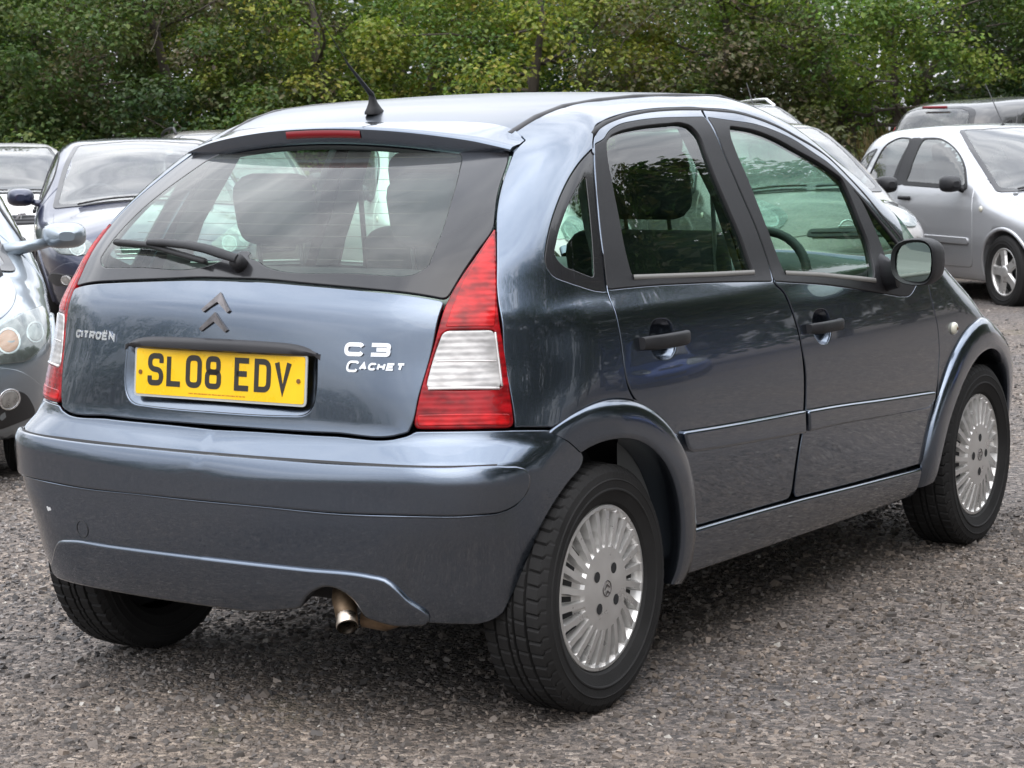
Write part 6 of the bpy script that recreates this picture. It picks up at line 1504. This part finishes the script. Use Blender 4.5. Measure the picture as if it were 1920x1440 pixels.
    nq = P_front(cs, sym(d['bumper'])); bo = R3(nq, frame((0, 1, .05)), off=.004, r=.004, depth=.006).build('front_bumper', paintm, root)
    for g in d.get('grilles', []):
        go = R3(P_front(cs, sym(g)), frame((0, 1, .05)), off=.008, r=.004, depth=.01).build('grille', M['grille'], bo)
        zs_ = [p[1] for p in g]; xm = max(p[0] for p in g) * .96
        for zz in np.arange(min(zs_) + .02, max(zs_) - .01, .032):
            pp = [cs.sf(x_, zz) for x_ in np.linspace(-xm * .9, xm * .9, 9)]; tube([p + np.array([0, .012, 0]) for p in pp], .006, 6).build('grille_bar', d.get('barmat', M['plastic']), go)
    for zc_, rx_, kind in d.get('emblem', []):
        p = cs.sf(0, zc_) + np.array([0, .014, 0]); e = MB()
        e.merge(tube([p + np.array([rx_ * math.cos(t), 0, rx_ * .8 * math.sin(t)]) for t in np.linspace(0, 2 * math.pi, 25)], .008, 6, False))
        if kind == 'bar': e.merge(rbox(tuple(p), (rx_ * 2.5, .012, .022), .004))
        elif kind == 'wing':
            for s_ in (1, -1): v, f = ribbon(np.array([(s_ * rx_ * 1.7, rx_ * .55), (s_ * rx_ * .8, rx_ * .5), (0, -rx_ * .6)]), .022, False, .006); e.add([(p[0] + a, p[1] + c_, p[2] + b) for a, b, c_ in v], f, smooth=False)
        e.build('emblem', M['chrome'], root)
    for a_, b_ in d.get('wipers', []):
        pp = [cs.sz(a_[0] + (b_[0] - a_[0]) * t, a_[1] + (b_[1] - a_[1]) * t) + np.array([0, .0, .022]) for t in np.linspace(0, 1, 9)]; tube(pp, .009, 6).build('wiper', M['rubber'], root)
    for yc in (0, d['wb']):
        ts = np.linspace(R(-12), R(192), 40); yy = yc + .349 * np.cos(ts); zz = np.maximum(.30 + .349 * np.sin(ts), .2); o_ = np.zeros(40)
        Pa = S.hit(np.stack([o_, yy, zz], 1), np.stack([o_ + 2, yy, zz], 1)); Pa[:, 0] -= .004
        for s_ in (1, -1): shade(tube(Pa * np.array([s_, 1, 1]), .017, 8).build('arch_lip', paintm, root), 80)
    if 'rails' in d:
        for s_ in (1, -1):
            pp = [cs.sz(s_ * .50, yy) + np.array([0, 0, .05 if 0 < k < 7 else .0]) for k, yy in enumerate(np.linspace(d['rails'][0], d['rails'][1], 8))]; tube(pp, .016, 8).build('roof_rail', d['railmat'], root)
    if 'high_brake' in d:
        zb, yb = d['high_brake']; pp = [(xx, yb + .3 * xx * xx, zb) for xx in np.linspace(-.16, .16, 7)]; tube(pp, .016, 6).build('high_brake_lamp', M['brake'], root)
    if 'aerial' in d:
        ax_, ay_ = d['aerial']; p = cs.sz(ax_, ay_); tube([p, p + np.array([0, .0, .01]), p + np.array([0, d.get('aer_dy', -.30), .36])], [.02, .006, .003], 6).build('aerial', M['rubber'], root)
    if 'repeater' in d:
        for s_ in (1, -1):
            p = cs.sx(*d['repeater']); t_ = tube([p, p + np.array([.010, 0, 0])], [.026, .02], 12); (t_ if s_ > 0 else t_.mirrored()).build('side_repeater', M['amber'], root)
    # cabin, wells, wheels
    wb = d['wb']; fl = MB()
    fl.merge(rbox((0, wb / 2, .27), (1.36, wb - .78, .08), .01)).merge(rbox((0, wb / 2, .45), (.86, wb + .9, .30), .02))
    for yc in (0, wb):
        for s_ in (1, -1):
            V2 = []
            for t in np.linspace(R(-10), R(190), 18):
                for xx, rr in ((.74, .352), (.44, .352), (.44, .1)): V2.append((s_ * xx, yc + rr * math.cos(t), .30 + rr * math.sin(t)))
            fl.add(V2, grid_faces(18, 3), smooth=False)
    fl.build('underbody', M['dark'], root)
    bz = d.get('belt', .95)
    for s_ in (1, -1):
        st_ = rbox((s_ * .37, d['seat_y'], .58), (.48, .50, .18), .06).merge(rbox((s_ * .37, d['seat_y'] - .28, .88), (.46, .14, .60), .06, 2, (R(12), 0, 0))).merge(rbox((s_ * .37, d['seat_y'] - .36, 1.24), (.26, .10, .17), .04, 2, (R(10), 0, 0)))
        shade(st_.build('front_seat', M['seat'], root), 50)
    shade(rbox((0, d['seat_y'] - .85, .58), (1.16, .46, .18), .05).merge(rbox((0, d['seat_y'] - 1.12, .86), (1.16, .14, .56), .06, 2, (R(16), 0, 0))).build('rear_bench', M['seat'], root), 50)
    yw = min(p[1] for p in [max(d['windscreen'], key=lambda q: q[1])]); rbox((0, yw - .36, bz - .10), (1.30, .62, .16), .06).build('dashboard', M['dash'], root)
    sw = np.array([.36, d['seat_y'] + .42, bz - .02]); tube([sw + .18 * np.array([math.cos(t), .42 * math.sin(t), .90 * math.sin(t)]) for t in np.linspace(0, 2 * math.pi, 25)], .014, 6, False).build('steering_wheel', M['dash'], root)
    mp = cs.sz(0, d['windscreen'][0][1] if d['windscreen'][0][0] < .2 else min(p[1] for p in d['windscreen'])); rbox((0, mp[1] - .04, mp[2] - .10), (.22, .03, .06), .02).build('rear_view_mirror', M['dash'], root)
    for s_ in (1, -1):
        for yc in (0, wb):
            w = empty('wheel', (s_ * d.get('track', .715), yc, .30), 0 if s_ > 0 else math.pi); w.parent = root; w.rotation_euler = (.3 + yc, 0, 0 if s_ > 0 else math.pi)
            link('tyre', tyre_lo, w); link('wheel_rim', d['rim'], w).location = (.07, 0, 0); link('brake_disc', disc_me, w).location = (.0, 0, 0)
    return root, cs
disc_me = lathe_x([(-.01, .0), (-.01, .18)], 24).mesh('brake_disc', M['dark'])
rim5 = alloy_mb(.195, 5, False, .36).mesh('wheel_rim', M['silver']); rim10 = alloy_mb(.195, 7, True, .26).mesh('wheel_rim', M['silver'])

WZ = [(.15, .72), (.25, .765), (.4, .80), (.6, .825), (.78, .825), (.9, .805), (1.0, .77), (1.2, .70), (1.4, .605), (1.5, .54), (1.6, .45)]
def hatch(ys=1.0, zs=1.0, **kw):
    d = dict(wb=2.48, wz=[(z * zs, w) for z, w in WZ], dp=[(-.8, .10), (-.4, .05), (0, .015), (.5, 0), (2.0, 0), (2.5, .015), (2.9, .07), (3.4, .22)],
             t0=[(y, z * zs) for y, z in ((-.75, 1.26), (-.55, 1.36), (-.2, 1.43), (.3, 1.475), (.9, 1.495), (1.2, 1.47), (1.45, 1.405), (1.75, 1.285), (2.05, 1.135), (2.28, 1.01), (2.45, .955), (2.75, .895), (3.0, .825), (3.2, .72), (3.35, .52))],
             tc=[(-.5, .10), (.4, .08), (1.1, .08), (1.5, .2), (2.0, .26), (2.4, .22), (3.2, .3)],
             r0=[(z * zs, y) for z, y in ((.15, -.50), (.3, -.62), (.5, -.66), (.68, -.65), (.85, -.62), (1.0, -.565), (1.2, -.465), (1.35, -.37), (1.45, -.26), (1.6, .05))],
             ff=[(.15, 3.10), (.3, 3.24), (.5, 3.30), (.65, 3.28), (.78, 3.20), (.9, 3.06), (1.2, 2.7)],
             ymin=-.80, ymax=3.45, ztop=1.52 * zs, rim=rim5, seat_y=1.15,
             side_windows=[[(.05, .97, .03), (.62, .965, .02), (.66, 1.37, .04), (.40, 1.375), (.18, 1.31, .06)],
                           [(.76, .965, .02), (1.90, .945, .05), (1.72, 1.13), (1.45, 1.28), (1.16, 1.365), (.80, 1.375, .04)],
                           [(-.38, 1.02, .04), (-.06, .99, .02), (.07, 1.29, .03), (-.10, 1.24, .05)]],
             doors=[dict(outline=[(-.03, .95), (-.02, .80), (.10, .70), (.27, .60), (.37, .48), (.42, .33, .04), (.70, .30), (.70, .6), (.70, .9), (.735, 1.41, .02), (.40, 1.42), (.17, 1.36, .08)], windows=[0], handle=(.12, .86)),
                    dict(outline=[(.71, .30, .03), (1.2, .30), (1.98, .31, .04), (2.02, .55), (2.02, .80), (1.98, .955, .03), (1.78, 1.15), (1.47, 1.325), (1.16, 1.41), (.745, 1.41, .02), (.71, .9), (.71, .6)], windows=[1], handle=(.86, .86))],
             windscreen=[(0, 1.28), (.35, 1.265), (.50, 1.22, .05), (.60, 1.6), (.66, 1.95), (.70, 2.2, .05), (.40, 2.36), (0, 2.42)],
             rear_window=[(0, 1.40), (.40, 1.385), (.48, 1.36, .04), (.58, 1.06, .05), (0, 1.02)],
             bonnet=[(0, 2.47), (.40, 2.41), (.68, 2.25, .06), (.68, 2.6), (.60, 2.95), (.45, 3.14, .05), (0, 3.19)],
             bumper=[(0, .62), (.45, .60), (.64, .56, .04), (.72, .42), (.68, .27, .06), (0, .25)],
             headlamp=[(.44, .73, .03), (.60, .80), (.72, .79, .05), (.71, .68), (.60, .60, .05), (.46, .63, .03)],
             headlamp_bowls=[(-.05, -.005, .062, M['lamp_bowl']), (.065, .02, .045, M['lamp_bowl'])],
             tail=[(.52, .98, .02), (.68, 1.0, .03), (.76, .72, .03), (.60, .70, .03)],
             grilles=[[(0, .72), (.30, .715, .03), (.34, .66, .03), (0, .64)], [(0, .44), (.42, .43, .03), (.40, .32, .03), (0, .31)]],
             emblem=[(.70, .055, 'bar')], pillar=[(.60, .975), (.78, .975), (.815, 1.375, .02), (.64, 1.375, .02)], mirror=(.90, 1.80, 1.0, .085, .07, M['plastic']), wipers=[((.55, 2.28), (.02, 2.36)), ((-.05, 2.38), (-.5, 2.26))], repeater=(2.16, .80))
    d.update(kw); k = lambda q: (q[0], q[1] * zs) + tuple(q[2:]) if q[1] > .6 else q
    d['side_windows'] = [[k(q) for q in w] for w in d['side_windows']]; d['pillar'] = [k(q) for q in d['pillar']]; d['rear_window'] = [k(q) for q in d['rear_window']]
    d['doors'] = [{**dr, 'outline': [k(q) for q in dr['outline']]} for dr in d['doors']]
    return d
PT = dict(silver=paint('pale_silver_paint', (.44, .45, .47), metal=.45, rough=.34, dust=.08), navy=paint('navy_blue_paint', (.012, .018, .05), metal=.4, rough=.3, dust=.08),
          white=paint('white_paint', (.66, .66, .64), metal=0, rough=.4, dust=.06, flake=0), grey=paint('light_blue_grey_silver_paint', (.26, .30, .34), metal=.7, rough=.32, dust=.08),
          beige=paint('pale_beige_silver_paint', (.21, .195, .18), metal=.6, rough=.36, dust=.08), black=paint('black_paint', (.012, .012, .014), metal=.2, rough=.35, dust=.12), blue=paint('bright_blue_paint', (.02, .07, .28), metal=.5, rough=.3, dust=.05))

build_car(hatch(doors=[dict(outline=[(-.03, .95), (-.02, .80), (.10, .70), (.27, .60), (.37, .48), (.42, .33, .04), (.70, .30), (.70, .6), (.70, .9), (.735, 1.41, .02), (.40, 1.42), (.17, 1.36, .08)], windows=[0], handle=(.12, .86), strip=(.44, .69, .50, .56)),
                dict(outline=[(.71, .30, .03), (1.2, .30), (1.98, .31, .04), (2.02, .55), (2.02, .80), (1.98, .955, .03), (1.78, 1.15), (1.47, 1.325), (1.16, 1.41), (.745, 1.41, .02), (.71, .9), (.71, .6)], windows=[1], handle=(.88, .86), strip=(.73, 1.97, .50, .56))], aerial=(.0, 1.12)),
          'pale silver five-door hatchback at the right edge, black mirror and five-spoke wheels', PT['silver'], (-4.377, 14.981), 4.037)
build_car(hatch(zs=1.02, headlamp=[(.40, .86, .05), (.52, .93), (.64, .92, .06), (.70, .80), (.64, .70, .06), (.50, .72), (.41, .79)], headlamp_bowls=[(0, -.01, .075, M['lamp_bowl']), (.05, .06, .035, M['lamp_bowl'])], emblem=[(.73, .06, 'bar')], aerial=(0, 1.2), aer_dy=-.3),
          'pale beige hatchback with round headlamps nose-on behind the slate hatchback front door', PT['beige'], (-5.833, 13.305), 3.949)
SAL = dict(wb=2.74, ymax=4.05, ymin=-.95,
           t0=[(-1.0, 1.0), (-.6, 1.22), (-.2, 1.37), (.3, 1.45), (.9, 1.48), (1.3, 1.465), (1.6, 1.40), (1.9, 1.29), (2.2, 1.15), (2.45, 1.03), (2.62, .975), (3.0, .925), (3.4, .855), (3.65, .77), (3.85, .60)],
           ff=[(.15, 3.52), (.3, 3.68), (.5, 3.76), (.65, 3.74), (.78, 3.62), (.9, 3.40), (1.2, 3.0)], wz=[(z, w * 1.085) for z, w in WZ], dp=[(-1, .12), (-.4, .05), (0, .02), (.5, 0), (2.3, 0), (2.8, .02), (3.2, .08), (3.8, .26)],
           r0=[(.15, -.75), (.3, -.86), (.5, -.9), (.7, -.9), (.9, -.86), (1.0, -.80), (1.2, -.55), (1.4, -.1), (1.6, .5)], track=.79, seat_y=1.25,
           windscreen=[(0, 1.40), (.38, 1.385), (.54, 1.34, .05), (.64, 1.75), (.71, 2.15), (.75, 2.42, .05), (.42, 2.56), (0, 2.61)], bonnet=[(0, 2.66), (.42, 2.60), (.74, 2.46, .06), (.74, 2.9), (.64, 3.35), (.48, 3.56, .05), (0, 3.62)],
           side_windows=[[(.15, .985, .03), (.78, .975, .02), (.80, 1.36, .04), (.50, 1.36), (.25, 1.28, .06)], [(.92, .97, .02), (2.15, .955, .05), (1.95, 1.11), (1.65, 1.26), (1.30, 1.355), (.94, 1.365, .04)], [(-.30, 1.03, .04), (.04, .995, .02), (.14, 1.24, .03), (-.05, 1.19, .05)]],
           doors=[dict(outline=[(.02, .96), (.05, .80), (.18, .70), (.33, .58), (.42, .33, .04), (.84, .30), (.84, .6), (.85, .9), (.87, 1.39, .02), (.48, 1.40), (.22, 1.32, .08)], windows=[0], handle=(.22, .86)),
                  dict(outline=[(.85, .30, .03), (1.5, .30), (2.24, .31, .04), (2.28, .55), (2.28, .80), (2.22, .96, .03), (2.0, 1.14), (1.68, 1.30), (1.30, 1.39), (.88, 1.39, .02), (.86, .9), (.85, .6)], windows=[1], handle=(1.0, .86))],
           headlamp=[(.42, .665, .03), (.62, .77), (.80, .82, .04), (.82, .72, .03), (.70, .605, .04), (.50, .60, .04)], headlamp_bowls=[(-.07, -.035, .062, M['lamp_bowl']), (.06, .01, .05, M['lamp_bowl'])],
           fog=[(.55, .44, .03), (.78, .46, .03), (.80, .40, .02), (.74, .36, .02), (.56, .36, .03)], fog_bowls=[(-.02, .01, .038, M['lamp_bowl'])], bumper=[(0, .58), (.45, .575), (.70, .54, .04), (.80, .42), (.76, .27, .06), (0, .24)],
           grilles=[[(0, .70), (.34, .68, .03), (.26, .575, .05), (0, .56)], [(0, .42), (.46, .41, .03), (.42, .30, .03), (0, .29)]], emblem=[(.66, .06, 'wing')], mirror=(1.0, 2.05, 1.01, .11, .075, None), wipers=[((.55, 2.52), (.02, 2.56)), ((-.05, 2.58), (-.55, 2.5))], repeater=(2.5, .78), barmat=M['chrome'], rim=rim10, pillar=[(.77, .98), (.93, .98), (.955, 1.365, .02), (.79, 1.36, .02)])
build_car(hatch(**{**SAL, 'mirror': (1.0, 2.05, 1.01, .11, .075, PT['navy'])}), 'dark navy blue saloon nose-on between the white car and the slate hatchback', PT['navy'], (-10.554, 10.937), -2.369)
COUPE = dict(wz=[(z * .93, w * 1.03) for z, w in WZ], t0=[(y, z * .93) for y, z in ((-.75, 1.1), (-.4, 1.27), (.2, 1.40), (.8, 1.445), (1.1, 1.43), (1.4, 1.36), (1.75, 1.22), (2.05, 1.08), (2.28, .985), (2.45, .945), (2.75, .90), (3.0, .84), (3.2, .75), (3.38, .55))], ztop=1.42,
             side_windows=[[(.25, .925, .03), (.70, .92, .02), (.72, 1.24, .04), (.50, 1.235, .06)], [(.80, .92, .02), (1.85, .895, .05), (1.60, 1.08), (1.35, 1.18), (1.10, 1.245), (.82, 1.25, .04)], [(-.30, .98, .04), (.12, .94, .02), (.30, 1.19, .05)]],
             windscreen=[(0, 1.22), (.35, 1.2), (.50, 1.16, .05), (.60, 1.55), (.67, 1.95), (.72, 2.2, .05), (.40, 2.36), (0, 2.42)], rear_window=[(0, 1.26), (.40, 1.24), (.46, 1.22, .04), (.56, 1.02, .05), (0, .98)],
             doors=[dict(outline=[(.71, .30, .03), (1.2, .30), (1.98, .31, .04), (2.02, .55), (2.02, .75), (1.95, .90, .03), (1.68, 1.10), (1.40, 1.22), (1.10, 1.29), (.76, 1.29, .02), (.72, .85), (.71, .6)], windows=[1], handle=(.86, .80))],
             headlamp=[(.46, .60, .04), (.62, .675), (.78, .70, .03), (.79, .60, .03), (.68, .515, .04), (.50, .515, .04)], headlamp_bowls=[(-.03, .0, .050, M['lamp_amber']), (-.125, -.01, .042, M['lamp_bowl']), (.085, .02, .04, M['lamp_bowl'])],
             fog=[(.50, .40, .04), (.66, .41, .05), (.72, .28, .04), (.52, .24, .04)], fog_bowls=[(.0, .045, .045, M['lamp_bowl'])], mirror=(.945, 1.95, .965, .098, .058, PT['grey']), ra=.34, rim=rim10, repeater=None,
             bumper=[(0, .54), (.45, .53), (.66, .49, .04), (.75, .38), (.70, .23, .06), (0, .22)], grilles=[[(0, .60), (.30, .595, .03), (.32, .55, .03), (0, .54)], [(0, .42), (.36, .41, .03), (.34, .27, .03), (0, .26)]], emblem=[(.64, .05, 'bar')], belt=.90, pillar=[(.68, .92), (.82, .92), (.845, 1.245, .02), (.70, 1.24, .02)])
cd = hatch(**COUPE); cd.pop('repeater'); cd['emblem'] = []
build_car(cd, 'low silver-blue coupe cropped by the left edge, amber-centred headlamp facing out', PT['grey'], (-5.69, 3.34), -2.285)
build_car(hatch(zs=1.0, emblem=[(.735, .07, 'wing')], grilles=[[(0, .76), (.36, .75, .03), (.34, .67, .03), (0, .66)], [(0, .44), (.42, .43, .03), (.40, .32, .03), (0, .31)]]), 'white hatchback nose-on in the far left corner of the yard', PT['white'], (-15.641, 14.269), 3.974)
build_car(hatch(), 'white hatchback visible only through the glass of the slate hatchback, next to the navy saloon', PT['white'], (-8.2, 12.1), -2.31)
bl = hatch(zs=1.09, high_brake=(1.525, -.36), trimmat=PT['black']); bl['tail'] = [(.56, 1.34, .03), (.66, 1.32, .03), (.71, 1.10, .04), (.60, 1.10, .04)]
r_, _ = build_car(bl, 'black five-door hatchback seen tail-first beyond the silver hatchback', PT['black'], at_px(1800, 23), 5.906); r_.location.z += .16
r_, _ = build_car(hatch(zs=1.10, rails=(-.25, 1.15), railmat=M['chrome']), 'black tall car with bright roof rails glimpsed above the slate hatchback windscreen pillar', PT['black'], at_px(1290, 23.5), -2.27); r_.location.z += .13
r_, _ = build_car(hatch(zs=1.03, rails=(-.3, 1.15), railmat=M['trim']), 'pale grey car with dark roof bars peeping over the navy saloon roof', PT['beige'], at_px(400, 25.5), -2.3); r_.location.z += .06
build_car(hatch(), 'bright blue hatchback mirrored in the rear door of the slate hatchback', PT['blue'], (7.6, 10.4), 2.45)
